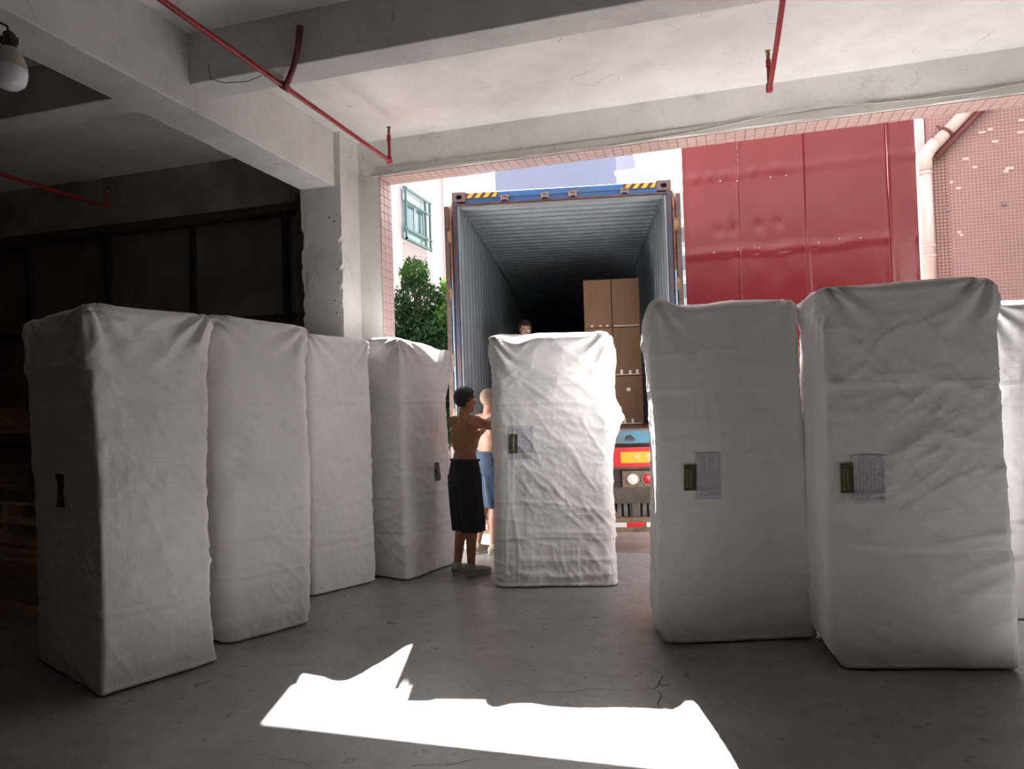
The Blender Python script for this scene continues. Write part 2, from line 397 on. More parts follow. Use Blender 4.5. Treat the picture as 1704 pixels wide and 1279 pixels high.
# ------------------------------------------------------------------ sprinkler pipes
def sprinkler(name, x, y0, y1, z, lab, tee=None, riser_h=0.20):
    t = empty(name, (x, y1, z), 0, lab, 'sprinkler pipe')
    bm = bmesh.new(); pts = [(0.0, y0-y1, 0.03)]
    k = 14
    for i in range(1, k+1):
        f = i/k; pts.append((0.004*math.sin(f*9), (y0-y1)*(1-f), 0.03*(1-f)+0.004*math.sin(f*7)*(1-f)))
    tube(bm, pts, 0.019, 12); obj('pipe', bm, RED, t)
    bm = bmesh.new(); lathe(bm, [(0.0, -0.026), (0.024, -0.022), (0.027, 0), (0.025, 0.025), (0.022, 0.045)], n=14); obj('elbow', bm, RED, t, smooth=True)
    bm = bmesh.new(); tube(bm, [(0, 0, 0.0), (0, 0, riser_h*0.72)], 0.015, 12); tube(bm, [(0, 0, riser_h*.6), (0, 0, riser_h*.78)], 0.02, 12); obj('riser', bm, RED, t)
    h = riser_h
    bm = bmesh.new(); lathe(bm, [(0.014, h*.76), (0.014, h*.86), (0.008, h*.88), (0.007, h*.98)], n=10)
    for s in (-1, 1): tube(bm, [(s*.009, 0, h*.86), (s*.014, 0, h*.93), (s*.006, 0, h*1.02)], 0.003, 6)
    lathe(bm, [(0.002, h*1.01), (0.022, h*1.015), (0.022, h*1.03), (0.002, h*1.035)], n=14)
    obj('sprinkler_head', bm, BRASS, t)
    if tee is not None:
        ty = tee-y1
        bm = bmesh.new(); tube(bm, [(0, ty-.045, .008), (0, ty+.045, .008)], 0.027, 12); obj('tee', bm, RED, t)
    return t
sp = sprinkler('sprinkler_pipe', -3.085, -1.0, 6.48, 3.985, 'long red sprinkler pipe along the white beam, ending by the left jamb', tee=4.70, riser_h=.33)
# short dark branch rising from the tee toward the slab
bm = bmesh.new(); tube(bm, [(0.0, -1.78, 0.0), (0.10, -1.88, .0), (0.215, -1.99, 0.03), (0.245, -1.995, 0.12), (0.262, -1.995, 0.20), (0.272, -1.985, 0.315)], [0.021, 0.021, 0.021, 0.021, 0.02, 0.024], 12)
obj('hanger_bracket', bm, DKRED, sp)
sprinkler('sprinkler_pipe', 0.44, 0.9, 6.04, 3.985, 'red sprinkler pipe overhead above the right bales, short upright head at its end', riser_h=0.30)
sprinkler('sprinkler_pipe', -6.82, 0.0, 6.72, 3.985, 'dim red sprinkler pipe in the dark left bay', riser_h=0.22)

# wires
WIRE = mat('wire_grey', (0.12, 0.11, 0.10), 0.6); WIREW = mat('wire_white', (0.55, 0.53, 0.48), 0.6)
def wire(pts, r, m, lab, cat='cable'):
    bm = bmesh.new(); tube(bm, pts, r, 6); o = obj('cable', bm, m); return tag(o, lab, cat)
P1 = [at_y(u, v, YI-0.02) for u, v in [(1704, 137), (1640, 152), (1560, 163), (1460, 172), (1385, 176), (1280, 193), (1160, 219), (1020, 243), (880, 262), (760, 272), (640, 291)]]
wire([(p.x, YI-0.028, p.z) for p in P1], 0.004, WIREW, 'thin pale cable tacked along the lintel above the opening')
wire([(-3.6, 4.50, 4.16), (-3.58, 4.49, 4.04), (-3.45, 4.49, 3.99), (-3.25, 4.49, 3.97), (-3.14, 4.5, 4.0)], 0.0035, WIRE, 'thin dark wire sagging beside the cross beam')
wire([(-3.785, 2.85, 4.43), (-3.782, 2.84, 4.2), (-3.78, 2.86, 4.02)], 0.006, WIRE, 'short dark wire hanging down the side of the long beam')
# lamp bulb hanging at the upper left
BP = EYE+(RGT*((16-852)/1200)-UPV*((118-639.5)/1200)+FWD)*3.15
bl = empty('light_bulb', BP, 0, 'unlit white bulb with ribbed cream base hanging at the upper left', 'light bulb')
bm = bmesh.new(); lathe(bm, [(0.004, -0.083), (0.035, -0.077), (0.058, -0.058), (0.067, -0.03), (0.069, 0.0), (0.067, 0.012)], n=28); obj('diffuser', bm, mat('bulb_white', (0.72, 0.72, 0.78), 0.25), bl)
bm = bmesh.new(); prof = []
for i in range(14):
    f = i/13; prof.append((0.068-0.030*f**1.3+(0.0015 if i % 2 else 0), 0.012+0.085*f))
lathe(bm, prof, n=28); obj('heat_sink', bm, mat('bulb_cream', (0.42, 0.36, 0.29), 0.5), bl)
bm = bmesh.new(); lathe(bm, [(0.03, 0.095), (0.03, 0.115), (0.024, 0.12), (0.024, 0.165), (0.012, 0.175)], n=16)
bx(bm, -0.035, 0.03, -0.02, 0.02, 0.12, 0.15); obj('lamp_holder', bm, BLACK, bl)
bm = bmesh.new(); tube(bm, [(0, 0, .16), (-.01, 0, .2), (-.04, -.02, .215), (-.12, -.05, .23), (-.4, -.1, .5), (-.7, -.1, ZC-BP.z)], 0.005, 6); tube(bm, [(.0, .01, .13), (-.05, .01, .16), (-.12, 0, .15), (-.3, -.05, .3), (-.42, -.1, .52)], 0.004, 6)
obj('cord', bm, BLACK, bl)

# ================================================================== BALES
def along(u, v, P):     # the point seen at (u, v), as far from the camera as P
    d = RGT*((u-852)/1200)-UPV*((v-639.5)/1200)+FWD
    return EYE+d*((P-EYE).dot(FWD))

class Bale:
    def __init__(s, P0, P1, T0, T1, depth, seed, prof=None, ears=(), tuck=0.02, r=0.055, folds=1.0, sag=0.0, rise=0.0, dents=(), nrot=0.0, rt=.05):
        s.P0, s.P1 = Vector((P0[0], P0[1], 0)), Vector((P1[0], P1[1], 0)); d = (s.P1-s.P0); s.w = d.length; s.d = depth; d.normalize()
        n = Vector((-d.y, d.x, 0)); s.dir = d; n.rotate(Matrix.Rotation(-nrot, 3, 'Z')); s.n = n; s.rise, s.dents, s.rt = rise, dents, rt
        s.T0 = s.P0+d*T0[0]+n*T0[1]; s.T1 = s.P1+d*T1[0]+n*T1[1]
        s.h0, s.h1 = T0[2], T1[2]; s.seed = seed; s.prof = prof; s.ears = ears; s.tuck = tuck; s.r = r; s.folds = folds*1.6; s.sag = sag
        s.L = 2*(s.w+s.d)-8*r+2*PI*r
    def perim(s, a):     # arc length -> local x, y, normal
        w_, d_, r = s.w, s.d, s.r; a = np.mod(a, s.L)
        seg = [w_-2*r, PI*r/2, d_-2*r, PI*r/2, w_-2*r, PI*r/2, d_-2*r, PI*r/2]
        x = np.zeros_like(a); y = np.zeros_like(a); nx = np.zeros_like(a); ny = np.zeros_like(a); s0 = 0
        cx = [None, w_-r, None, w_-r, None, r, None, r]; cy = [None, r, None, d_-r, None, d_-r, None, r]; a0 = [None, -PI/2, None, 0, None, PI/2, None, PI]
        st = [(r, 0, 1, 0, 0, -1), None, (w_, r, 0, 1, 1, 0), None, (w_-r, d_, -1, 0, 0, 1), None, (0, d_-r, 0, -1, -1, 0), None]
        for i, sl_ in enumerate(seg):
            k = (a >= s0-1e-9) & (a <= s0+sl_+1e-9); q = a-s0
            if st[i]:
                X, Y, dx, dy, n1, n2 = st[i]
                x = np.where(k, X+dx*q, x); y = np.where(k, Y+dy*q, y); nx = np.where(k, n1, nx); ny = np.where(k, n2, ny)
            else:
                an = a0[i]+q/r
                x = np.where(k, cx[i]+r*np.cos(an), x); y = np.where(k, cy[i]+r*np.sin(an), y); nx = np.where(k, np.cos(an), nx); ny = np.where(k, np.sin(an), ny)
            s0 += sl_
        return x, y, nx, ny
    def disp(s, x, y, z, H):
        sd = s.seed; f = s.folds
        D = 0.016*fbm(x*1.8, y*1.8, z*1.3, sd, 2)
        # broad horizontal sagging folds
        D += f*0.007*(ridge(x*1.5, y*1.5, z*6.0+0.6*vn(x*2, y*2, z*2, sd+3), sd+5, 2, 3)-0.35)
        # diagonal creases
        q1 = (x+y)*0.75+z*0.6; q2 = z*0.75-(x+y)*0.6
        D += f*0.009*(ridge(q1*2.6, 0.3*y, q2*6.5, sd+11, 3, 4)-0.3)*sstep(-0.25, 0.5, vn(x*1.4, y*1.4, z*1.6, sd+2))
        q3 = (x+y)*0.7-z*0.65; q4 = z*0.75+(x+y)*0.6
        D += f*0.007*(ridge(q3*3, 0.3*y, q4*7.5, sd+21, 3, 4)-0.3)*sstep(-0.2, 0.5, vn(x*1.7+9, y*1.4, z*1.3, sd+6))
        e1 = (x+y)*0.8+z*0.55; e2 = z*0.8-(x+y)*0.55; e3 = (x+y)*0.6-z*0.8; e4 = z*.6+(x+y)*.8
        m1 = sstep(-.05, .45, vn(x*2.1+4, y*2, z*2.0, sd+31)); m2 = sstep(0.0, .5, vn(x*2.0+14, y*2, z*2.2, sd+33))
        D += f*0.007*(ridge(e1*3, 0.2*y, e2*13, sd+41, 2, 7)-.15)*m1+f*0.006*(ridge(e3*3.5, .2*y, e4*12, sd+43, 2, 7)-.15)*m2
        D += f*0.0045*(ridge((x+y)*13, .2*y, z*2.2+(x+y)*2, sd+47, 2, 7)-.15)*sstep(.1, .5, vn(x*1.9+24, y*2, z*1.5, sd+35))
        D += 0.0022*fbm(x*24, y*24, z*24, sd+8, 2)
        # seams round the cover
        for zz, a in ((0.20*H, .006), (0.33*H+0.04*np.sin(x*3+sd), .005), (0.74*H, .0045)):
            D += a*np.exp(-((z-zz-0.015*vn(x*2, y*2, 0, sd+4))/0.009)**2) - 0.5*a*np.exp(-((z-zz+0.03)/0.03)**2)
        # folds pulled toward the upper corners
        top = sstep(0.42, 0.0, H-z)
        for (cx_, cy_) in ((0, 0), (s.w, 0), (s.w, s.d), (0, s.d)):
            dd = np.sqrt((x-cx_)**2+(y-cy_)**2); an = np.arctan2(dd, (H-z)+0.03); rr = np.sqrt(dd**2+(H-z)**2)
            D += f*0.014*np.sin(an*13+sd+cx_*7)*np.exp(-(rr/0.26)**2)*sstep(0.0, 0.07, rr)
        # bottom edge pushed out and puckered
        D += 0.006*vn(x*9, y*9, 0.3, sd+9)*sstep(0.18, 0.0, z)
        # bunched cloth ears at chosen corners
        for (cx_, cy_, hz, am, wd) in s.ears:
            dd = (x-cx_*s.w)**2+(y-cy_*s.d)**2; D += am*np.exp(-dd/(wd*wd)-((z-hz*H)/(wd*1.0))**2)*(1+0.12*np.sin(z*60+x*40+y*30))
        return D
    def place(s, x, y, z, H):
        u = x/s.w; v = y/s.d; t = z/H
        if s.prof is not None:    # (t, offset at left end, offset at right end) in metres
            ts, dl, dr = zip(*s.prof); x = x+np.interp(t, ts, dl)*(1-u)+np.interp(t, ts, dr)*u
        B = (np.outer(np.ones_like(x.ravel()), np.array(s.P0)))+np.outer(x.ravel(), np.array(s.dir))+np.outer(y.ravel(), np.array(s.n))
        off = (np.array(s.T0-s.P0))[None, :]*(1-u.ravel())[:, None]+(np.array(s.T1-s.P1))[None, :]*u.ravel()[:, None]
        P = B+off*t.ravel()[:, None]
        W = sstep(.80, 1.0, t); dz = s.rise*(1-np.exp(-np.clip(v, 0, 1)/.22))
        for (u0, v0, wd, am) in s.dents: dz = dz+am*np.exp(-(((u-u0)*s.w)**2+((v-v0)*s.d)**2)/(wd*wd))
        P[:, 2] = (t*(s.h0*(1-u)+s.h1*u)+W*dz).ravel()
        return P
    def surf(s, a, z, out=0.0, H=2.2, flat=0.0):
        x, y, nx, ny = s.perim(a); D = s.disp(x, y, z, H)*(1-flat)+out
        return s.place(x+nx*D, y+ny*D, z, H)
    def build(s, name, label, group=None, rows=150, cols=260):
        H = 2.2; a = np.linspace(0, s.L, cols, endpoint=False); x, y, nx, ny = s.perim(a)
        P = []; rb, rt = 0.035, s.rt
        def ring(z, inset, k=1.0, dz=0.0, dscale=1.0):
            D = s.disp(x, y, np.full_like(x, z), H)*dscale-inset
            X = x+nx*D; Y = y+ny*D; cx_, cy_ = s.w/2, s.d/2
            X = cx_+(X-cx_)*k; Y = cy_+(Y-cy_)*k
            Z = np.full_like(X, z)
            if k < 1 or dz:
                Z = Z+dz*(0.014*fbm(X*3, Y*3, 0, s.seed+40, 3)+0.01*(ridge(X*4, Y*6, 0, s.seed+44, 2, 3)-.3)-s.sag*np.sin(PI*np.clip(X/s.w, 0, 1))*np.sin(PI*np.clip(Y/s.d, 0, 1)))
            q = s.place(X, Y, Z, H); q[:, 2] = np.maximum(q[:, 2], 0.001)
            P.append(q)
        ring(0.0, rb+0.05, 0.5, 0, 1); P[-1][:, 2] = 0.001
        for i in range(4):
            an = PI/2*i/4; ring(rb-rb*math.cos(an), rb*(1-math.sin(an))+s.tuck*(1-i/4))
        for i in range(rows+1):
            z = rb+(H-rt-rb)*i/rows; ring(z, s.tuck*max(0, 1-z/0.22)**2*0.8)
        for i in range(1, 6):
            an = PI/2*i/5; ring(H-rt+rt*math.sin(an), rt*(1-math.cos(an)), 1, 0.35*i/5)
        for k in (0.96, 0.9, 0.82, 0.74, 0.64, 0.54, 0.44, 0.34, 0.24, 0.14, 0.06): ring(H, rt, k, 1.0, 0.5+0.5*k)
        V = np.concatenate(P); nr = len(P); n = cols
        F = []
        i = np.arange(nr-1)[:, None]*n; j = np.arange(n)[None, :]; j2 = (j+1) % n
        F = np.stack([i+j, i+j2, i+n+j2, i+n+j], -1).reshape(-1, 4)
        me = bpy.data.meshes.new(name)
        faces = F.tolist(); faces.append(list(range(n))[::-1]); faces.append([(nr-1)*n+k for k in range(n)])
        me.from_pydata(V.tolist(), [], faces); me.update()
        o = link_mesh(name, me, FABRIC, None, True); tag(o, label, 'wrapped bale', group); s.o = o
        return o
    def patch(s, name, a0, a1, z0, z1, out, m, skew=0.0, na=10, nz=14, H=2.2, parent=None, flat=0.4):
        bm = bmesh.new(); g = {}
        A, Z = np.meshgrid(np.linspace(a0, a1, na), np.linspace(z0, z1, nz)); A = A+skew*(Z-z0)
        Q = s.surf(A.ravel(), Z.ravel(), out, H, flat); Q2 = s.surf(A.ravel(), Z.ravel(), out-0.002, H, flat)
        V = [bm.verts.new(q) for q in Q]; V2 = [bm.verts.new(q) for q in Q2]
        for j in range(nz-1):
            for i in range(na-1):
                k = j*na+i; bm.faces.new((V[k], V[k+1], V[k+na+1], V[k+na])); bm.faces.new((V2[k], V2[k+na], V2[k+na+1], V2[k+1]))
        bd = [j*na for j in range(nz)]+[(nz-1)*na+i for i in range(1, na)]+[j*na+na-1 for j in range(nz-2, -1, -1)]+[i for i in range(na-2, 0, -1)]
        for a_, b_ in zip(bd, bd[1:]+bd[:1]): bm.faces.new((V[a_], V[b_], V2[b_], V2[a_]))
        return obj(name, bm, m, parent or s.o, smooth=False)
    def face_a(s, u, v):      # local arc length and height of the front-face point seen at pixel
        d = RGT*((u-852)/1200)-UPV*((v-639.5)/1200)+FWD
        q = EYE+d*((s.P0-EYE).dot(s.n)/d.dot(s.n)); a = (q-s.P0).dot(s.dir)
        off = ((s.T0-s.P0).dot(s.dir)*(1-a/s.w)+(s.T1-s.P1).dot(s.dir)*a/s.w)*(q.z/s.h0)
        return a-s.r-off, q.z/s.h0*2.2

BLAB = mat('label_window_khaki', (0.085, 0.075, 0.045), 0.5, var=0.3, vscale=25)
BLAB2 = mat('label_bar_olive', (0.20, 0.19, 0.13), 0.5)
PAPER = mat('paper_sheet', (0.56, 0.545, 0.60), 0.6)
INK = mat('ink_grey', (0.32, 0.30, 0.34), 0.7)
def bale_label(B, win, pap, skew=0.0, ink=True):
    if pap:
        a0, z0 = B.face_a(pap[0], pap[3]); a1, _ = B.face_a(pap[2], pap[3]); _, z1 = B.face_a(pap[0], pap[1])
        sh = B.patch('document_sheet', a0, a1, z0, z1, 0.006, PAPER, skew, na=16, nz=26, flat=0)
        sh['label'] = 'pale printed paper sheet'
        if ink:    # rows of print run up the sheet: sideways columns of dashes
            bm = bmesh.new(); nl = 8
            for k in range(nl):
                aa = a0+(a1-a0)*(0.10+0.80*k/(nl-1)); z = z0+(z1-z0)*0.27
                while z < z0+(z1-z0)*(0.92 if k % 3 else .6):
                    ln = random.uniform(.012, .035); 
                    Q = B.surf(np.array([aa, aa+.0035, aa+.0035, aa])+skew*(z-z0), np.array([z, z, z+ln, z+ln]), 0.0075, 2.2, 0)
                    bm.faces.new([bm.verts.new(q) for q in Q]); z += ln+random.uniform(.003, .014)
            for k in range(12):    # band of strokes across the lower part, as a row of figures
                aa = a0+(a1-a0)*(0.08+0.84*k/11)
                for (zz, ln) in ((z0+(z1-z0)*.20, .022), (z0+(z1-z0)*.08, random.choice((.014, .02, .01)))):
                    Q = B.surf(np.array([aa, aa+.004, aa+.004, aa])+skew*(zz-z0), np.array([zz, zz, zz+ln, zz+ln]), 0.0075, 2.2, 0)
                    bm.faces.new([bm.verts.new(q) for q in Q])
            obj('print', bm, INK, sh)
    a0, z0 = B.face_a(win[0], win[3]); a1, _ = B.face_a(win[2], win[3]); _, z1 = B.face_a(win[0], win[1])
    lb = B.patch('product_label', a0, a1, z0, z1, 0.009, BLAB, skew, na=10, nz=18, flat=0); lb['label'] = 'dark khaki printed label'
    if a1-a0 > 0.05:
        q = a1-a0; o1 = B.patch('label_bar', a0+q*.48, a0+q*.62, z0+.02, z1-.03, 0.011, BLAB2, skew, na=4, nz=16, parent=lb, flat=0)
        bm = bmesh.new(); z = z0+.02
        while z < z1-.03:
            ln = random.uniform(.006, .014)
            Q = B.surf(np.array([a0+q*.12, a0+q*.36, a0+q*.36, a0+q*.12])+skew*(z-z0), np.array([z, z, z+ln, z+ln]), 0.0115, 2.2, 0)
            bm.faces.new([bm.verts.new(p) for p in Q]); z += ln+.006
        obj('print', bm, BLAB2, lb)

def mk_bale(pb0, pb1, pt0, pt1, depth, seed, width=None, n_lean=(0, 0), **kw):
    P0, P1 = px_ground(*pb0), px_ground(*pb1)
    d = (P1-P0).normalized(); n = Vector((-d.y, d.x, 0))
    T0, T1 = along(pt0[0], pt0[1], P0), along(pt1[0], pt1[1], P1)
    t0 = ((T0-P0).dot(d), n_lean[0], T0.z); t1 = ((T1-P1).dot(d), n_lean[1], T1.z)
    return Bale(P0, P1, t0, t1, depth, seed, **kw)

b1 = mk_bale((165, 1165), (369, 1101), (153, 501), (359, 521), 1.05, 11, prof=[(0, 0, 0), (.12, .02, -.045), (.5, .025, -.05), (.82, 0, -.03), (.84, -.02, -.03), (1, 0, 0)], ears=[(0, 0, .84, -.02, .05), (1, 0, .93, .015, .1)], r=.035)
b1.build('mattress_bale', 'nearest white wrapped bale on the left, tall dark left side, first of its row', 'white wrapped bales in the left row')
b1.patch('product_label', b1.L-b1.r-.62+.0, b1.L-b1.r-.50, 1.02, 1.22, 0.007, BLAB, na=10, nz=18, parent=b1.o, flat=0)
b2 = mk_bale((372, 1077), (525, 1036), (361, 518), (528, 541), 1.05, 23, prof=[(0, 0, 0), (.5, .0, .03), (1, 0, 0)], ears=[(.32, 0, .62, .03, .09), (.16, 0, .54, -.04, .11), (0, 0, .95, .012, .08)], r=.12)
b2.build('mattress_bale', 'white wrapped bale, second from the left, with a puckered fold halfway up', 'white wrapped bales in the left row')
b3 = mk_bale((520, 994), (630, 968), (520, 552), (622, 563), 1.05, 37, r=.05, folds=.7)
b3.build('mattress_bale', 'smooth white wrapped bale standing just in front of the concrete column', 'white wrapped bales in the left row')
b4 = mk_bale((677, 967), (763, 938), (672, 563), (764, 573), 1.00, 51, prof=[(0, 0, 0), (.3, 0, .0), (.55, 0, -.08), (.75, 0, -.10), (.9, 0, -.0), (1, 0, 0)], ears=[(1, 0, .90, .03, .1)], r=.04, rise=.05, dents=[(.75, 0, .22, -.13), (1, 0, .10, .04)], rt=.07)
b4.build('mattress_bale', 'white wrapped bale behind the shirtless man, sunlit top, last of the left row', 'white wrapped bales in the left row')
bale_label(b4, (727, 768, 735, 799), None)
bc = mk_bale((822, 979), (1028, 977), (817, 566), (1014, 560), 0.68, 64, n_lean=(-.14, -.14), prof=[(0, 0, -.0), (.12, .0, .0), (.3, 0, .0), (.5, 0, -.005), (.65, 0, .045), (.8, 0, .035), (.92, 0, .03), (1, 0, 0)], ears=[(0, 0, .955, .012, .07), (0.95, 0, .99, .01, .05), (1, .12, .68, .055, .11)], r=.11, folds=1.35, rise=.07, dents=[(.2, 0, .13, -.055), (0, .1, .08, .02), (.92, .05, .06, .025)], rt=.05)
bc.build('mattress_bale', 'bright white wrapped bale standing alone in the middle before the truck')
bale_label(bc, (848, 721, 862, 753), (847, 708, 887, 763), 0.0)
r1 = mk_bale((1105, 1074), (1362, 1064), (1086, 503), (1329, 497), 0.70, 77, prof=[(0, 0, 0), (.05, -.05, 0), (.3, -.03, .0), (.6, -.0, .0), (.85, -.02, .0), (1, 0, 0)], ears=[(0, .25, .93, .05, .09), (0, 0, .97, .02, .07), (.0, .8, .9, .03, .1)], r=.035, folds=.8, nrot=R(9), rise=.03, dents=[(.07, .1, .09, .035), (.3, 0, .2, -.03)])
r1.build('mattress_bale', 'shaded white wrapped bale right of the truck with a bunched upper left corner')
bale_label(r1, (1143, 774, 1165, 817), (1163, 755, 1208, 832), 0.02)
r2 = mk_bale((1405, 1116), (1703, 1118), (1371, 474), (1664, 458), 0.70, 91, prof=[(0, 0, 0), (.05, -.07, .0), (.3, -.06, .0), (.6, -.03, .0), (.85, -.01, .015), (.93, 0, .04), (1, 0, 0)], ears=[(0, .9, .96, .02, .07), (0, 0, .97, -.01, .06)], r=.04, folds=.9, nrot=R(6), dents=[(.02, .5, .12, .02), (.75, 0, .2, .02)])
r2.build('mattress_bale', 'largest shaded white wrapped bale at the right front, tallest in view')
bale_label(r2, (1412, 771, 1434, 820), (1433, 758, 1487, 838), 0.0)
r3 = Bale((1.74, 5.58), (2.74, 5.75), (-.02, 0, 2.12), (0, 0, 2.12), .70, 105, r=.06, folds=.7, rise=.06)
r3.build('mattress_bale', 'partly seen white wrapped bale at the right edge behind the largest one')

# ================================================================== CONTAINER
CY = R(10.85)
ct = empty('shipping_container', (-2.862, 7.598, 1.05), CY, 'open blue shipping container on a trailer backed up to the opening, grey ribbed inside', 'shipping container')
W_, L_, H_ = 2.44, 12.19, 2.90
def ribbed(name, axis, pitch, amp, length, a0, a1, fixed, m, thick=0.004, flip=1):
    # trapezoid sheet: profile runs along Y, extruded between a0..a1 on the other axis
    bm = bmesh.new(); prof = []
    y = 0.10; 
    while y < length:
        prof += [(y, 0), (y+pitch*.32, 0), (y+pitch*.5, amp), (y+pitch*.82, amp)]; y += pitch
    prof.append((length, 0)); prof = [(0, 0)]+[p for p in prof if p[0] <= length]
    row = []
    for (yy, d) in prof:
        for t_ in (0, 1):
            o = fixed+flip*(d+t_*thick)
            if axis == 'x': row.append((bm.verts.new((o, yy, a0)), bm.verts.new((o, yy, a1))))
            else: row.append((bm.verts.new((a0, yy, o)), bm.verts.new((a1, yy, o))))
    for i in range(len(prof)-1):
        for t_ in (0, 1):
            a, b = row[2*i+t_], row[2*i+2+t_]; bm.faces.new((a[0], b[0], b[1], a[1]))
        for e in (0, 1):
            bm.faces.new((row[2*i][e], row[2*i+2][e], row[2*i+3][e], row[2*i+1][e]))
    return obj(name, bm, m, ct)
wl = ribbed('side_wall', 'x', 0.28, 0.036, L_-.1, .16, H_-.10, 0.060, [CGREY, BLUE], flip=-1)
wr_ = ribbed('side_wall', 'x', 0.28, 0.036, L_-.1, .16, H_-.10, W_-0.060, [CGREY, BLUE], flip=1)
ribbed('roof', 'z', 0.209, 0.046, L_-.1, 0.06, W_-0.06, H_-0.085, CGREY, flip=1)
bm = bmesh.new()
nb = 8
for i in range(nb):
    x0 = .06+(W_-.12)*i/nb; bx(bm, x0+.002, x0+(W_-.12)/nb-.002, .12, L_-.1, .13, .175)
obj('deck', bm, WOODF, ct)
box_obj('front_wall', 0, W_, L_-.1, L_, 0, H_, BLUE, ct)
# rails, posts, header, sill
for x0, x1 in ((0.0, .06), (W_-.06, W_)):
    box_obj('top_rail', x0, x1, .1, L_, H_-.13, H_-.04, CGREY, ct)
    box_obj('bottom_rail', x0, x1, .1, L_, 0.0, .17, BLUE, ct)
for x0, x1, xi in ((0.0, .055, .055), (W_-.055, W_, W_-.075)):
    bm = bmesh.new(); bx(bm, x0, x1, 0.0, .15, .11, H_-.11)
    obj('corner_post', bm, mat('post_blue_dark', (0.03, 0.045, 0.10), .6, var=.5, vscale=7, col2=(.08, .05, .045)), ct, bevel=.008)
    box_obj('inner_post', xi, xi+.02, .02, .14, .17, H_-.13, CGREY, ct)
bm = bmesh.new(); bx(bm, .15, W_-.15, 0.01, .06, H_-.135, H_-.012); bx(bm, .05, W_-.05, .06, .14, H_-.135, H_-.03)
obj('door_header', bm, BLUE, ct, bevel=.006)
box_obj('header_gutter', .055, W_-.055, -.004, .05, H_-.15, H_-.133, mat('gutter', (.10, .06, .07), .6, var=.5, vscale=9), ct)
box_obj('header_liner', .06, W_-.06, .05, .16, H_-.165, H_-.13, mat('liner_pale', (.36, .38, .39), .5, var=.15), ct)
bm = bmesh.new(); bx(bm, .15, W_-.15, 0, .10, 0.02, .16); obj('door_sill', bm, mat('sill_blue', (0.05, 0.27, 0.42), .5, var=.3, vscale=6, col2=(.12, .17, .20)), ct, bevel=.006)
box_obj('threshold', .06, W_-.06, 0.0, .14, .16, .178, mat('threshold_steel', (.20, .17, .14), .6, var=.4, vscale=8, col2=(.12, .08, .06)), ct)
# corner castings with their oval holes
def casting(x, z):
    bm = bmesh.new(); s = .0; wd, ht, dp = .16, .118, .178
    bx(bm, 0, wd, 0, dp, 0, ht); o = obj('corner_casting', bm, CAST, ct, bevel=.010); o.location = (x, -.004, z)
    # carve the face hole and side hole with a boolean
    cb = bmesh.new()
    lathe(cb, [(.030, -.05), (.030, .30)], n=18, M=Matrix.Translation((wd/2, 0, ht*.48)) @ Matrix.Rotation(-PI/2, 4, 'X') @ Matrix.Diagonal((1.15, 1, 1, 1)))
    lathe(cb, [(.027, -.05), (.027, .30)], n=18, M=Matrix.Translation((0, dp*.55, ht*.48)) @ Matrix.Rotation(PI/2, 4, 'Y'))
    me = bpy.data.meshes.new('cut'); bmesh.ops.recalc_face_normals(cb, faces=cb.faces[:]); cb.to_mesh(me); cb.free()
    co = bpy.data.objects.new('cut', me); C.objects.link(co); co.location = o.location; co.parent = ct
    bo = o.modifiers.new('hole', 'BOOLEAN'); bo.object = co; bo.operation = 'DIFFERENCE'; bo.solver = 'EXACT'
    bpy.context.view_layer.update()
    dg = bpy.context.evaluated_depsgraph_get(); nm = bpy.data.meshes.new_from_object(o.evaluated_get(dg)); o.modifiers.clear(); o.data = nm
    bpy.data.objects.remove(co); bpy.data.meshes.remove(me)
    return o
for x in (0, W_-.16):
    casting(x, H_-.115); casting(x, 0)
# header furniture: cam keepers
for x in (.60, 1.05, 1.36, 1.93):
    bm = bmesh.new(); bx(bm, x-.04, x+.04, -.03, .01, H_-.115, H_-.095); bx(bm, x-.045, x-.025, -.03, .01, H_-.13, H_-.075); bx(bm, x+.025, x+.045, -.03, .01, H_-.13, H_-.075)
    tube(bm, [(x-.05, -.02, H_-.085), (x+.02, -.028, H_-.07), (x+.05, -.02, H_-.075)], .008, 8)
    obj('cam_keeper', bm, mat('keeper', (.14, .15, .15), .6, var=.5, vscale=20, col2=(.25, .16, .10)), ct)
for x in (.62, 1.9, 1.70):
    bm = bmesh.new(); bx(bm, x-.05, x+.05, -.03, 0, .05, .075); tube(bm, [(x-.04, -.03, .09), (x, -.045, .11), (x+.03, -.03, .08)], .012, 8)
    obj('cam_keeper', bm, mat('keeper2', (.09, .08, .07), .7), ct)
# hazard decals: slanted bars
HO = mat('hazard_orange', (.90, .36, .03), .5); HB = mat('hazard_black', (.05, .025, .02), .6)
for x0, sgn in ((.16, 1), (1.92, 1)):
    bg_ = box_obj('hazard_decal', x0, x0+.36, 0.004, .0095, H_-.077, H_-.018, HB, ct)
    bm = bmesh.new()
    for k in range(4):
        xa = x0+.005+k*.095
        q = [(xa, H_-.074), (min(xa+.05, x0+.355), H_-.074), (min(xa+.09, x0+.355), H_-.021), (min(xa+.042, x0+.355), H_-.021)]
        f = [bm.verts.new((x, .0035, z)) for x, z in q]; bm.faces.new(f); f2 = [bm.verts.new((x, .006, z)) for x, z in q]; bm.faces.new(f2[::-1])
        for a in range(4): bm.faces.new((f[a], f[(a+1) % 4], f2[(a+1) % 4], f2[a]))
    obj('stripe', bm, HO, bg_)
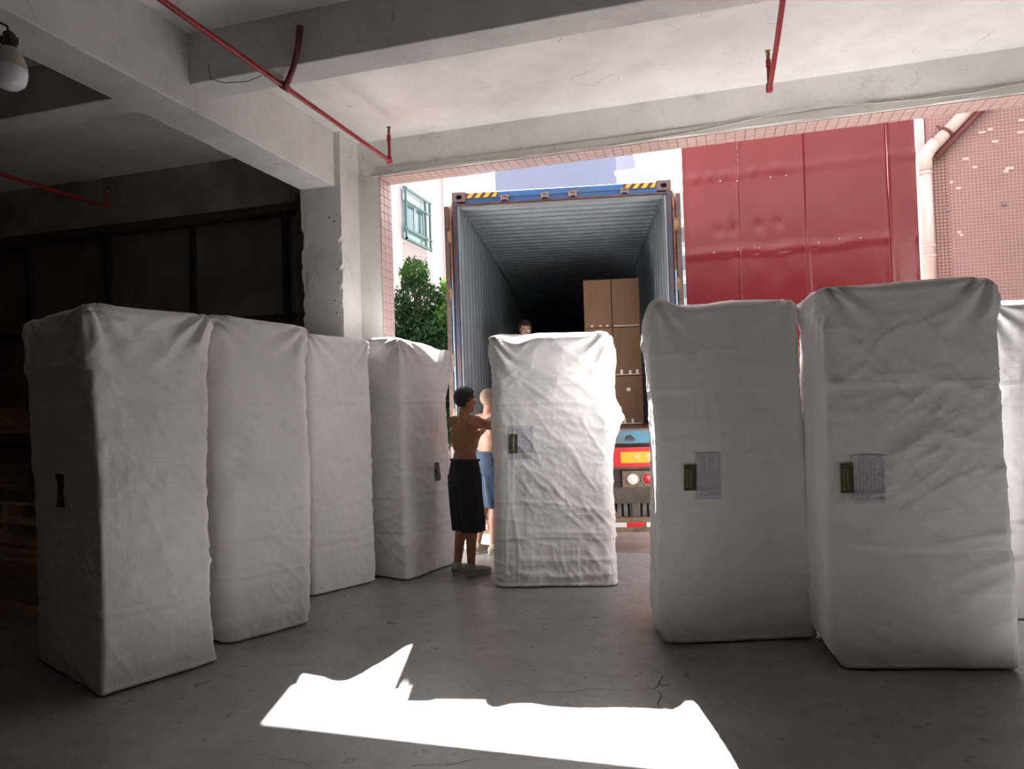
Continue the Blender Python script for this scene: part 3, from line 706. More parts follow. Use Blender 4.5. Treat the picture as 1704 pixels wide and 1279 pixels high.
# doors folded back along the sides, lock rods on them
PURP = mat('door_edge', (.06, .06, .10), .6, var=.5, vscale=6, col2=(.11, .07, .06))
def cdoor(sx, xo):
    # sx -1 left, +1 right ; xo = x of the leaf's inner side
    dr = empty('door', (xo, 0, 0)); dr.parent = ct
    bm = bmesh.new(); pr = []
    x0, x1 = sorted((sx*.030, sx*.075))
    bx(bm, x0, x1, .02, 1.17, .17, H_-.16); obj('leaf', bm, PURP, dr, bevel=.004)
    for y in (.0, ): 
        bm = bmesh.new(); bx(bm, x0-.004, x1+.004, -.012, .02, .17, H_-.16); obj('gasket', bm, mat('gasket', (.10, .07, .065), .8, var=.4, vscale=10), dr)
    for y, r in ((.16, .016), (.75, .016)):
        bm = bmesh.new(); tube(bm, [(sx*.012, y, .1), (sx*.012, y, H_-.08)], r, 10); 
        for z in (.35, .9, 1.5, 2.1, 2.6): bx(bm, sx*.012-.02, sx*.012+.02, y-.03, y+.03, z-.02, z+.02)
        obj('lock_rod', bm, mat('rod', (.12, .08, .07), .55, var=.4, vscale=10), dr)
    for z in (.4, 1.0, 1.75, 2.4):
        bm = bmesh.new(); bx(bm, min(0, sx*.05), max(0, sx*.05), -.015, .03, z-.05, z+.05); tube(bm, [(sx*.015, -.015, z-.07), (sx*.015, -.015, z+.07)], .014, 8)
        obj('hinge', bm, mat('hinge', (.24, .13, .07), .7, var=.5, vscale=15), dr)
    bm = bmesh.new(); tube(bm, [(sx*.004, -.012, .17), (sx*.004, -.012, 1.9)], .011, 8); tube(bm, [(sx*.004, -.012, 1.9), (sx*.004, -.012, H_-.16)], .011, 8, mi=1)
    obj('seal_strip', bm, [mat('pale_blue_strip', (.22, .34, .45), .5), RUST], dr)
cdoor(-1, -.012); cdoor(1, W_+.012)

# ------------------------------------------------------------------ trailer below
tr = empty('semi_trailer', (-2.862, 7.598, -0.30), CY, 'weathered grey trailer under the container, with red and yellow rear board', 'trailer')
TG = mat('trailer_grime', (.13, .11, .09), .75, var=.4, vscale=5, col2=(.075, .06, .05))
TB = mat('trailer_brown', (.24, .17, .10), .7, var=.4, vscale=6, col2=(.14, .10, .07))
box_obj('rear_crossmember', .02, W_-.02, .06, .20, 1.08, 1.33, TG, tr, .006)
for x in (.70, 1.60): box_obj('chassis_beam', x, x+.14, .2, 12.0, .95, 1.32, TG, tr)
for y in (2, 4, 6, 8, 10): box_obj('cross_member', .1, W_-.1, y, y+.1, 1.2, 1.33, TG, tr)
RB = mat('board_red', (.62, .02, .02), .35); YB = mat('board_yellow', (.85, .45, .02), .35)
for x0, x1 in ((.08, .80), (1.66, 2.36)):
    b = box_obj('marking_board', x0, x1, .035, .06, 1.11, 1.325, RB, tr)
    box_obj('yellow_field', x0+.13, x1-.09, .028, .036, 1.155, 1.275, YB, b)
    for cx_, st in ((x0+.31, 0), (x0+.44, 1)):   # small pale characters on the yellow field
        bm = bmesh.new()
        for (xa, za, xb, zb) in (((-.035, .01, .035, .012), (0, .035, -.004, .005), (-.003, .008, -.035, -.03), (0, .008, .035, -.03)) if st == 0 else ((-.03, .03, .01, .03), (-.02, .03, -.022, 0), (0, .03, 0, .0), (-.03, .012, .012, .012), (-.03, -.01, .03, -.01), (0, -.002, 0, -.033), (-.035, -.034, .035, -.034))):
            a = Vector((cx_+xa, .025, 1.215+za)); c = Vector((cx_+xb, .025, 1.215+zb)); tube(bm, [a, c], .0045, 5)
        obj('lettering', bm, TAPE, b)['kind'] = 'stuff'
    box_obj('white_patch', x0-.03, x0+.05, .030, .036, 1.20, 1.28, TAPE, b)
# lamp brackets
for x0, dirn in ((.10, 1), (1.80, 1)):
    br = box_obj('lamp_bracket', x0, x0+.42, .05, .075, .885, 1.065, TB, tr, .005)
    for xx, m_ in ((x0+.115, mat('lamp_lens_white', (.75, .70, .66), .15)), (x0+.275, mat('lamp_lens_red', (.45, .03, .03), .2))):
        bm = bmesh.new(); lathe(bm, [(.072, 0), (.075, .012), (.066, .02), (.060, .016)], n=24, M=Matrix.Translation((xx, .05, .975)) @ Matrix.Rotation(PI/2, 4, 'X')); rim = obj('lamp_rim', bm, STEEL, br)
        bm = bmesh.new(); lathe(bm, [(.060, 0.01), (.058, .016), (.04, .026), (.001, .031)], n=24, M=Matrix.Translation((xx, .05, .975)) @ Matrix.Rotation(PI/2, 4, 'X')); obj('lamp_lens', bm, m_, rim)
bm = bmesh.new(); bx(bm, .02, W_-.02, .10, .13, .885, 1.09); obj('back_plate', bm, mat('dark_plate', (.06, .045, .04), .8, var=.4), tr)
bm = bmesh.new(); v = bx(bm, .02, W_-.02, .05, .065, .70, .885); 
for q in v[:2]+v[2:4]: 
    if q.co.z < .75: q.co.y += .06
obj('skirt_plate', bm, TG, tr)
bm = bmesh.new()
for i in range(34): bx(bm, .06+i*.07, .06+i*.07+.045, .16, .19, .50, .74)
o = obj('slat_rack', bm, mat('slat_metal', (.16, .14, .125), .6, var=.4, vscale=9), tr)
o['kind'] = 'stuff'
box_obj('slat_backing', .04, W_-.04, .20, .22, .50, .74, BLACK, tr)
bp_ = box_obj('rear_bumper', .0, W_, .02, .12, .40, .555, TB, tr, .008)
for k in range(6):
    x0 = .12+k*.385
    box_obj('reflective_tape', x0, x0+.17, .014, .021, .455, .505, TAPE, bp_); box_obj('reflective_tape', x0+.17, x0+.36, .014, .021, .455, .505, RB, bp_)
for x in (.5, 1.9): box_obj('bumper_bracket', x, x+.08, .12, .22, .40, 1.2, TG, tr)
bm = bmesh.new(); tube(bm, [(1.68, .0, .88), (1.70, -.01, .75), (1.69, .0, .66), (1.71, -.01, .60), (1.68, 0, .55)], .007, 6); tube(bm, [(1.70, 0, .66), (1.73, -.01, .60), (1.72, 0, .57)], .006, 6)
obj('rope', bm, mat('rope', (.35, .28, .2), .9), tr)
for y in (7.6, 8.9):
    bm = bmesh.new(); tube(bm, [(.2, y, .5), (2.24, y, .5)], .06, 12); obj('axle', bm, TG, tr)
    for x in (.05, .34, 1.82, 2.11):
        bm = bmesh.new(); lathe(bm, [(.28, 0), (.46, .0), (.50, .04), (.50, .24), (.46, .28), (.28, .28)], n=32, M=Matrix.Translation((x, y, .5)) @ Matrix.Rotation(PI/2, 4, 'Y')); wh = obj('wheel', bm, BLACK, tr)
        bm = bmesh.new(); lathe(bm, [(.02, .1), (.1, .06), (.2, .12), (.28, .05), (.28, .2)], n=24, M=Matrix.Translation((x, y, .5)) @ Matrix.Rotation(PI/2, 4, 'Y')); obj('rim', bm, STEEL, wh)

# ------------------------------------------------------------------ cartons in the container
ctM = Matrix.Translation((-2.862, 7.598, 1.05)) @ Matrix.Rotation(CY, 4, 'Z')
bw, bh = .355, .627
names = {(0, 2): 'top left', (1, 2): 'top right', (0, 1): 'middle left', (1, 1): 'middle right', (0, 0): 'bottom left', (1, 0): 'bottom right'}
for (c_, r_), nm in names.items():
    x0 = 1.455+c_*.362; z0 = .177+r_*.632; y0 = 1.42+random.uniform(-.01, .01)
    cb = empty('cardboard_box', ctM @ Vector((x0, y0, z0)), CY+random.uniform(-.01, .01), 'brown carton at the '+nm+' of the stack inside the container', 'cardboard box', 'cartons stacked in the container')
    bm = bmesh.new(); bx(bm, 0, bw, 0, .62, 0, bh)
    obj('carton', bm, CARD, cb, bevel=.006)
    for zz in (.0, bh):
        pass
    bm = bmesh.new(); bx(bm, .02, bw-.02, -.0025, .0, .012, .02); 
    if c_ == 1 or r_ == 0: obj('tape_seam', bm, TAPE, cb)
    else: bm.free()
    tabs = [.08, .19, .28] if r_ > 0 else [.10, .20]
    for k, xx in enumerate(tabs):
        if (c_, r_) in ((0, 2), (1, 1), (1, 0), (0, 1)):
            bm = bmesh.new(); hh = .025 if (c_, r_) == (0, 2) else .07; bx(bm, xx, xx+.03, -.006, -.002, .012, .012+hh*random.uniform(.7, 1)); obj('tape_tab', bm, TAPE, cb)
    if (c_, r_) == (1, 0):
        bm = bmesh.new(); bx(bm, .15, .20, -.004, -.001, .43, .475); obj('small_label', bm, TAPE, cb)

# ================================================================== OUTSIDE
# red corrugation-free sheet hoarding: four sheets, dented, screwed to hidden rails
REDS = mat('red_sheet', (.12, .009, .013), .25, var=.08, vscale=1, spec=.35)
ho = empty('metal_hoarding', (-.47, 11, -.3), 0, 'tall dented red sheet metal hoarding beside the container', 'hoarding')
edges = [0, .79, 1.69, 2.76, 3.11]
for k in range(4):
    x0, x1 = edges[k], edges[k+1]; nx, nz = 36, 130; Hh = 6.6
    X, Z = np.meshgrid(np.linspace(x0, x1, nx), np.linspace(0, Hh, nz))
    D = 0.020*fbm(X*1.1, 0, Z*.7, 60+k, 2)+0.006*fbm(X*4, 0, Z*2.2, 70+k, 2)
    for zz in (1.3, 2.55, 3.95+.1*k*0, 5.1):
        zc = zz+.03*vn(X*2.5, 0, zz, 66); D += -0.030*np.exp(-((Z-zc)/.05)**2)*(0.45+.55*vn(X*5, 0, zz, 67+k)**2)
    for xx, zz in ((.15, 2.6), (.45, 2.6), (.95, 2.63), (1.25, 2.65), (1.55, 2.7), (1.85, 2.72), (2.2, 2.72), (2.5, 2.74), (.5, 3.98), (.7, 3.98), (1.05, 4.0), (1.3, 4.02)):
        zs_ = zz+1.4-.3-0.0 if False else zz+.3; D += .015*np.exp(-((X-xx)**2+(Z-zs_-.0)**2)/.004)
    e = np.minimum(X-x0, x1-X); D += -.02*np.exp(-(e/.03)**2)*(.5+.5*vn(0*X, 0, Z*1.7, 80+k)) 
    D -= .004*(k % 2)
    V = np.stack([X.ravel(), D.ravel(), Z.ravel()], -1); i = np.arange(nz-1)[:, None]*nx; j = np.arange(nx-1)[None, :]
    F = np.stack([i+j, i+j+1, i+nx+j+1, i+nx+j], -1).reshape(-1, 4)
    me = bpy.data.meshes.new('panel'); me.from_pydata(V.tolist(), [], F.tolist()); me.update()
    o = link_mesh('panel', me, REDS, ho, True); so_ = o.modifiers.new('t', 'SOLIDIFY'); so_.thickness = .003; so_.offset = 1
SCREW = mat('screw_steel', (.5, .45, .42), .35, metal=.7)
for (u, v) in [(1188, 420), (1228, 415), (1264, 413), (1309, 409), (1362, 404), (1397, 397), (1432, 396), (1477, 394), (1199, 301), (1227, 301), (1282, 295), (1308, 292)]:
    p = at_y(u, v, 10.985); bm = bmesh.new(); lathe(bm, [(.016, 0), (.014, .006), (.008, .008), (.008, .014), (.001, .015)], n=8, M=Matrix.Translation((p.x+.47, -.012, p.z+.3)) @ Matrix.Rotation(PI/2, 4, 'X')); obj('screw', bm, SCREW, ho)
bm = bmesh.new()
for z in (1.3, 2.9, 4.3, 6): bx(bm, 0, 3.1, .04, .09, z-.03, z+.03)
for x in (.05, 1.6, 3.05): bx(bm, x-.03, x+.03, .05, .11, 0, 6.6)
obj('support_frame', bm, STEEL, ho)
box_obj('edge_strip', 3.11, 3.14, -.02, .05, 0, 6.6, mat('strip_white', (.7, .66, .66), .5), ho)

# pink mosaic building at the right, with downpipe
def mosaic(name, col, grout, sc, amt):
    M = mat(name, col, .55, var=.10, vscale=3)
    n = M.node_tree.nodes; l = M.node_tree.links; tc = n['Texture Coordinate']; mp = n['Mapping']
    br = n.new('ShaderNodeTexBrick'); br.offset = 0; br.inputs['Scale'].default_value = 1; br.inputs['Mortar Size'].default_value = amt
    br.inputs['Brick Width'].default_value = sc; br.inputs['Row Height'].default_value = sc; br.inputs['Mortar Smooth'].default_value = .1
    sx = n.new('ShaderNodeSeparateXYZ'); cx_ = n.new('ShaderNodeCombineXYZ'); ad = n.new('ShaderNodeMath'); ad.operation = 'ADD'
    l.new(tc.outputs['Object'], sx.inputs[0]); l.new(sx.outputs[0], ad.inputs[0]); l.new(sx.outputs[1], ad.inputs[1]); l.new(ad.outputs[0], cx_.inputs[0]); l.new(sx.outputs[2], cx_.inputs[1])
    l.new(cx_.outputs[0], br.inputs['Vector']); mixcol(M, br.outputs['Fac'], grout); return M
PM = mosaic('pink_mosaic', (.24, .148, .138), (.33, .25, .235), .05, .006)
pb = box_obj('tiled_building', 3.13, 16, 12.2, 24, -.3, 12, PM)
tag(pb, 'pink mosaic tiled building wall at the right behind the red hoarding', 'building')
OMs = mosaic('rust_mosaic', (.62, .27, .14), (.15, .10, .08), .05, .008)
box_obj('stained_strip', 3.14, 3.36, 12.185, 12.2, -.3, 5.2, mosaic('tan_mosaic', (.34, .20, .16), (.10, .07, .06), .05, .007), pb)
for (u, v, s) in [(1607, 264, 5), (1622, 278, 4), (1595, 313, 4), (1680, 280, 7), (1674, 285, 4), (1596, 386, 3), (1600, 391, 3), (1634, 220, 6), (1656, 235, 5), (1648, 215, 4), (1583, 303, 3), (1698, 220, 5), (1700, 200, 5)]:
    p = at_y(u, v, 12.19); bm = bmesh.new(); bx(bm, p.x-s*.008, p.x+s*.008, 12.188, 12.2, p.z-.02, p.z+.02); obj('missing_tile', bm, mat('bare_mortar', (.55, .46, .42), .9), pb)
for (u, v) in [(1577, 348), (1671, 339)]:
    p = at_y(u, v, 12.19); bm = bmesh.new(); bx(bm, p.x-.028, p.x+.028, 12.17, 12.2, p.z-.028, p.z+.028); obj('wall_anchor', bm, STEEL, pb)
PVC = mat('pvc_cream', (.62, .56, .51), .35, var=.08, vscale=3)
dp = empty('drain_pipe', at_y(1548, 462, 12.0), 0, 'cream plastic drainpipe bending away diagonally beside the pink building', 'drainpipe')
o0 = dp.location
def rel(u, v, Y): return at_y(u, v, Y)-o0
bot = rel(1549, 700, 12.0); bot.x = rel(1548, 462, 12.0).x; el = rel(1535, 262, 12.0); tp = rel(1670, 120, 12.0)
bm = bmesh.new(); tube(bm, [(0, 0, -.03), (0, 0, el.z-.12)], .085, 18); obj('lower_pipe', bm, PVC, dp)
bm = bmesh.new(); tube(bm, [(0, 0, el.z-.2), (0, 0, el.z-.02), (.06, 0, el.z+.10), (.15, 0, el.z+.2)], .098, 18); 
obj('pipe_bend', bm, PVC, dp)
for z in (el.z-.26, el.z-1.35, el.z-1.5):
    bm = bmesh.new(); tube(bm, [(0, 0, z), (0, 0, z+.03)], .096, 18); obj('collar', bm, PVC, dp)
up0 = Vector((.05, 0, el.z+.08)); dv = (tp-el).normalized()
bm = bmesh.new(); tube(bm, [up0, up0+dv*3.2], .085, 18); obj('upper_pipe', bm, PVC, dp)
BRN = mat('brown_iron', (.14, .06, .05), .8, var=.3)
bm = bmesh.new(); tube(bm, [up0+Vector((.10, .02, -.10)), up0+Vector((.10, .02, -.10))+dv*3.2], .045, 6); obj('support_angle', bm, BRN, dp)
for q in (.35, 1.05, 1.75):
    c0 = up0+dv*q; bm = bmesh.new(); nn = Vector((-dv.z, 0, dv.x)); lathe(bm, [(.09, -.02), (.105, -.02), (.105, .02), (.09, .02)], n=16, M=Matrix.Translation(c0) @ dv.to_track_quat('Z', 'Y').to_matrix().to_4x4())
    tube(bm, [c0+nn*-.16, c0+nn*.17], .018, 6); obj('bracket', bm, BRN, dp)
# whitewashed wall strip between hoarding and pink building
sw = box_obj('plaster_pier', 2.72, 3.12, 12.4, 12.9, -.3, 9, mat('pier_white', (.78, .75, .74), .8, var=.12)); tag(sw, 'narrow white plastered pier between the red hoarding and the pink building', 'pier')
bm = bmesh.new(); rnd = random.Random(3)
pts = [(at_y(u, v, 12.35)) for u, v in [(1546, 280), (1551, 330), (1553, 370), (1550, 396), (1546, 420), (1540, 450)]]

# ---- white building on the left with a green framed window
WB = mat('white_render', (.50, .475, .465), .8, var=.05, vscale=.5)
wb = empty('white_building', (-8.2, 12, -.3), 0, 'pale white building on the left with a green framed window', 'building')
box_obj('wall', -8, 0, -2, 14.2, 0, 13, WB, wb)
def wpt(u, v, off=0.0):
    d = RGT*((u-852)/1200)-UPV*((v-639.5)/1200)+FWD; q = EYE+d*((-8.2+off)/d.x); return q.y-12, q.z+.3
yA, yB = 17.90-12, 19.58-12; zA, zB = 6.08+.3, 7.44+.3
GRN = mat('green_frame', (.06, .15, .14), .5); GLS = mat('teal_glass', (.08, .20, .23), .08, var=.3, vscale=.8)
wn = empty('window', (0, 0, 0)); wn.parent = wb
box_obj('recess', .0, .012, yA, yB, zA, zB, mat('window_reveal', (.18, .27, .26), .6), wn)
for (y0, y1) in ((yA+.18, yA+.74), (yA+.84, yB-.3)):
    box_obj('pane', .015, .03, y0, y1, zA+.35, zB-.32, GLS, wn)
    bm = bmesh.new()
    for (a, b, c, d) in ((y0-.03, y0+.02, zA+.32, zB-.29), (y1-.02, y1+.03, zA+.32, zB-.29), (y0, y1, zA+.30, zA+.35), (y0, y1, zB-.33, zB-.28)): bx(bm, .012, .05, a, b, c, d)
    obj('sash', bm, mat('sash_white', (.38, .42, .42), .4), wn)
for (y0, y1, z0, z1) in ((yA-.03, yA+.03, zA-.05, zB+.05), (yB-.03, yB+.03, zA-.05, zB+.05), (yA-.12, yB+.08, zB-.02, zB+.04), (yA-.12, yB+.08, zA+.24, zA+.30), (yA-.05, yB+.05, zB-.36, zB-.31), (yB-.36, yB-.31, zA, zB), (yA-.03, yB+.05, zA-.03, zA+.03)):
    box_obj('frame_bar', .10, .15, y0, y1, z0, z1, GRN, wn)
box_obj('pane', .02, .05, yA, yB, zA+.02, zA+.24, mat('glass_low', (.22, .35, .34), .15), wn)
box_obj('pane', .02, .05, yA, yB, zB-.30, zB-.03, mat('glass_top', (.34, .44, .44), .15), wn)
bm = bmesh.new()
for k in range(14): bx(bm, 0, .012, yA, yB, zA-.12-k*.075, zA-.085-k*.075)
o = obj('tile_band', bm, mat('band_pink', (.38, .31, .30), .7), wb); o['kind'] = 'stuff'
bm = bmesh.new(); tube(bm, [(.06, 8.85, 0), (.06, 8.85, 8.9)], .035, 10); obj('drain_pipe', bm, mat('pipe_pale', (.62, .58, .58), .6), wb)
box_obj('lower_window', .0, .03, 5.6, 6.9, 3.35, 4.15, mat('low_glass', (.12, .26, .24), .2), wb); box_obj('canopy_ledge', 0, .3, 5.4, 7.1, 4.15, 4.22, mat('ledge', (.55, .4, .36), .8), wb)

# ---- hazy blocks far behind the container
def far_block(nm, x0, x1, y0, y1, z1, m, lab, floors=0):
    b = empty(nm, ((x0+x1)/2, y0, -.3), 0, lab, 'building'); hw = (x1-x0)/2
    box_obj('wall', -hw, hw, 0, y1-y0, 0, z1, m, b)
    return b, hw
LAV = mat('pale_blue_facade', (.21, .255, .36), .8, var=.03, vscale=.1)
fb, hw = far_block('office_block', at_y(822, 250, 60).x, at_y(1024, 250, 60).x, 60, 75, at_y(940, 180, 60).z, LAV, 'pale blue block far behind the container')
box_obj('parapet', -hw-.2, hw+.2, -.2, 1, at_y(940, 180, 60).z, at_y(940, 180, 60).z+.5, LAV, fb)
fb, hw = far_block('low_block', at_y(1024, 250, 50).x, at_y(1094, 250, 50).x, 50, 56, at_y(1060, 286, 50).z+.3, mat('pale_grey_facade', (.33, .40, .46), .8), 'small pale grey block to the right above the container')
box_obj('roof_slab', -hw-.1, hw+.1, -.2, 3, at_y(1060, 286, 50).z+.3, at_y(1060, 286, 50).z+.5, mat('slab_pale', (.6, .58, .56), .8), fb)
fb, hw = far_block('side_block', at_y(1118, 300, 26).x, at_y(1150, 300, 26).x, 26, 34, at_y(1130, 318, 26).z+.3, mat('green_facade', (.36, .50, .46), .8), 'narrow greenish building seen between container and red hoarding')
zt = at_y(1130, 318, 26).z
for k in range(5):
    box_obj('window', -hw+.05, hw-.05, -.03, .0, zt-1.5-k*1.0, zt-1.0-k*1.0, mat('far_glass', (.12, .16, .18), .3), fb)
    box_obj('ledge', -hw-.05, hw+.05, -.25, 0, zt-.85-k*1.0, zt-.75-k*1.0, mat('ledge_white', (.8, .78, .76), .7), fb)
st = box_obj('truck_cab', -1.35, -.85, 17.0, 17.5, -.3, 3.3, mat('cab_blue', (.04, .10, .20), .5), bevel=.03)
tag(st, 'small dark blue post low between the container and the hoarding', 'post'); st.name = 'blue_post'

# ---- tree in front of the white building
BARK = mat('bark', (.16, .11, .08), .9, bump=.006)
def leafmat(name, c):
    M = mat(name, c, .5, var=.35, vscale=2.5); n = M.node_tree.nodes; l = M.node_tree.links
    tb = n.new('ShaderNodeBsdfTranslucent'); tb.inputs[0].default_value = (c[0]*1.6, c[1]*1.9, c[2]*.7, 1); mx = n.new('ShaderNodeMixShader'); mx.inputs[0].default_value = .25
    l.new(n['Principled BSDF'].outputs[0], mx.inputs[1]); l.new(tb.outputs[0], mx.inputs[2]); l.new(mx.outputs[0], n['Material Output'].inputs[0]); return M
LEAF = leafmat('leaf_green', (.034, .095, .036)); LEAF2 = leafmat('leaf_light', (.10, .22, .04))
tree = empty('tree', (-6.45, 14.6, -.3), 0, 'bushy dark green tree in front of the white building left of the container', 'tree')
bm = bmesh.new(); tube(bm, [(0, 0, 0), (.05, .02, 1.2), (-.04, .05, 2.3), (.1, .0, 3.4), (.15, 0, 4.6)], [.14, .12, .10, .07, .03], 10); obj('trunk', bm, BARK, tree)
rnd = random.Random(5)
blobs = [((0, 0, 2.4), 1.25, .95), ((-.5, -.1, 3.1), .8, .6), ((.6, 0, 3.2), .85, .75), ((.1, 0, 4.05), .55, .62), ((-.45, .1, 3.95), .38, .35), ((.05, 0, 4.75), .33, .36), ((.75, .1, 4.15), .30, .40), ((-.25, 0, 1.3), 1.2, .7), ((.75, 0, 2.0), .8, .9), ((.6, 0, 2.9), .7, .7)]
for (c_, rx, rz) in blobs[:7]:
    bm = bmesh.new(); tube(bm, [(0.05, .03, max(1.0, c_[2]-1.2)), (c_[0]*.5, c_[1], c_[2]-.4), c_], [.05, .035, .012], 7); obj('branch', bm, BARK, tree)
def foliage(n, seed, m, sel):
    rnd = random.Random(seed); V = []; F = []
    tot = sum(b[1]*b[1]*b[2] for b in sel)
    for (c_, rx, rz) in sel:
        k = int(n*rx*rx*rz/tot)
        for _ in range(k):
            th = rnd.uniform(0, 2*PI); ph = math.acos(rnd.uniform(-1, 1)); rr = rnd.uniform(.35, 1.0)**.5*(1+.12*math.sin(th*5+ph*7))
            p = Vector((c_[0]+rx*rr*math.sin(ph)*math.cos(th), c_[1]+rx*rr*math.sin(ph)*math.sin(th), c_[2]+rz*rr*math.cos(ph)))
            s = rnd.uniform(.035, .065); q = Matrix.Rotation(rnd.uniform(0, 2*PI), 3, 'Z') @ Matrix.Rotation(rnd.uniform(.1, 1.3), 3, 'X')
            b0 = len(V)
            for (x, y, z) in ((0, 0, 0), (-.55, .7, .12), (-.3, 1.5, .05), (0, 2.1, -.15), (.3, 1.5, .05), (.55, .7, .12)): V.append(p+q @ Vector((x*s, y*s, z*s)))
            F += [(b0, b0+1, b0+2, b0+3), (b0, b0+3, b0+4, b0+5)]
    me = bpy.data.meshes.new('foliage'); me.from_pydata([tuple(v) for v in V], [], F); me.update(); o = link_mesh('foliage', me, m, tree); o['kind'] = 'stuff'; return o
foliage(42000, 1, LEAF, blobs); foliage(1500, 2, LEAF2, [((.85, -.2, 3.55), .35, .4), ((.95, -.1, 4.2), .3, .35), ((0, 0, 4.7), .3, .3)])

# ================================================================== TIMBER at the far left
WOOD = mat('pine_brown', (.52, .30, .16), .75, var=.3, vscale=4, stretch=(1, 8, 8)); WOODL = mat('pine_light', (.70, .48, .30), .75, var=.3, vscale=5, stretch=(1, 8, 8))
def planks(name, lab, cat, x, y, z, rz, spec, part='board'):
    t = empty(name, (x, y, z), rz, lab, cat)
    for (x0, x1, y0, y1, z0, z1, m_) in spec: box_obj(part, x0, x1, y0, y1, z0, z1, m_, t, .003)
    return t
TX, TY = -6.15, 4.55; TZ = R(-12)
spec = [(0, 1.3, .0, .10, 0, .02, WOODL), (0, 1.3, .16, .26, 0, .02, WOODL), (0, 1.3, .5, .6, 0, .02, WOODL), (0, 1.3, .9, 1.0, 0, .02, WOODL)]
def pallet(z, lab):
    sp_ = []
    for y in (0, .18, .36, .54, .72, .90): sp_.append((0, 1.2, y, y+.12, .125, .147, WOODL))
    for y in (0, .45, .9): sp_.append((0, 1.2, y, y+.12, 0, .02, WOODL))
    t = planks('wooden_pallet', lab, 'pallet', TX, TY, z, TZ, sp_, 'deck_board')
    for xx in (0, .55, 1.10): 
        for y in (0, .45, .9): box_obj('block', xx, xx+.10, y, y+.12, .02, .125, WOODL, t)
    return t
ZB0 = .40
bm = bmesh.new(); 
base = planks('timber_bundle', 'low bundle of pale boards at the base of the wood stack', 'boards', TX, TY, 0, TZ, [(0, 1.2, 0, 1.0, .0, .10, WOODL), (0, 1.2, .02, 1.0, .105, .30, mat('bundle_pale', (.42, .36, .26), .8, var=.2)), (0, 1.2, 0, 1.0, .305, .40, WOOD)])
planks('timber_bundle', 'stack of thin brown boards under the pallets', 'boards', TX, TY, .40, TZ, [(0, 1.2, 0, 1.0, .0+k*.033, .030+k*.033, WOODL if k % 2 else WOOD) for k in range(6)])
pallet(.60, 'lower wooden pallet of the stack at the far left'); pallet(.75, 'upper wooden pallet of the stack at the far left')
planks('timber_bundle', 'dark brown boards on top of the pallets', 'boards', TX, TY, .90, TZ, [(0, 1.2, 0, 1.0, k*.075, .070+k*.075, mat('dark_wood', (.28, .14, .08), .8, var=.3, vscale=4)) for k in range(4)])
planks('timber_bundle', 'two dark plates under the topmost boards', 'boards', TX, TY, 1.20, TZ, [(0, 1.2, .05, 1.0, 0, .14, mat('dark_wood2', (.08, .05, .04), .8)), (0, 1.1, .1, 1.0, .145, .24, mat('dark_wood', (.1, .1, .1)))])
planks('timber_bundle', 'topmost brown boards of the wood stack at the far left', 'boards', TX, TY, 1.44, TZ, [(0, 1.25, 0, 1.0, k*.05, .046+k*.05, WOOD) for k in range(4)])
# ================================================================== PEOPLE
def cap(bm, p0, p1, r0, r1, n=14, sq=1.0, ax=None):
    # tapered capsule; sq < 1 flattens it along ax
    p0, p1 = Vector(p0), Vector(p1); d = p1-p0; L = max(d.length, 1e-4); q = d.to_track_quat('Z', 'Y').to_matrix().to_4x4() if d.length > 1e-4 else Matrix.Identity(4)
    prof = []
    for i in range(6): a = -PI/2+PI/2*i/5; prof.append((max(.0008, r0*math.cos(a)), r0*math.sin(a)))
    for i in range(6): a = PI/2*i/5; prof.append((max(.0008, r1*math.cos(a)), L+r1*math.sin(a)))
    n0 = len(bm.verts); lathe(bm, prof, n=n, M=Matrix.Translation(p0) @ q)
    if sq != 1.0:
        bm.verts.ensure_lookup_table(); ax = Vector(ax).normalized()
        for v in bm.verts[n0:]:
            t = max(0, min(1, (v.co-p0).dot(d)/(L*L))); c = p0+d*t; k = (v.co-c).dot(ax); v.co -= ax*k*(1-sq)
def ell(bm, c, r, rot=None, n=18):
    M = Matrix.Translation(Vector(c)) @ (rot.to_4x4() if rot is not None else Matrix.Identity(4)) @ Matrix.Diagonal((r[0], r[1], r[2], 1))
    bmesh.ops.create_uvsphere(bm, u_segments=n, v_segments=max(8, n*2//3), radius=1, matrix=M)
def fuse(name, bm, m, parent, vox, it=4, dec=None):
    me = bpy.data.meshes.new(name); bmesh.ops.recalc_face_normals(bm, faces=bm.faces[:]); bm.to_mesh(me); bm.free()
    o = bpy.data.objects.new(name, me); C.objects.link(o)
    r = o.modifiers.new('r', 'REMESH'); r.mode = 'VOXEL'; r.voxel_size = vox
    if it: s = o.modifiers.new('s', 'SMOOTH'); s.factor = .5; s.iterations = it
    bpy.context.view_layer.update(); dg = bpy.context.evaluated_depsgraph_get()
    nm = bpy.data.meshes.new_from_object(o.evaluated_get(dg)); bpy.data.objects.remove(o); bpy.data.meshes.remove(me); nm.name = name
    nm.materials.clear(); return link_mesh(name, nm, m, parent, True)
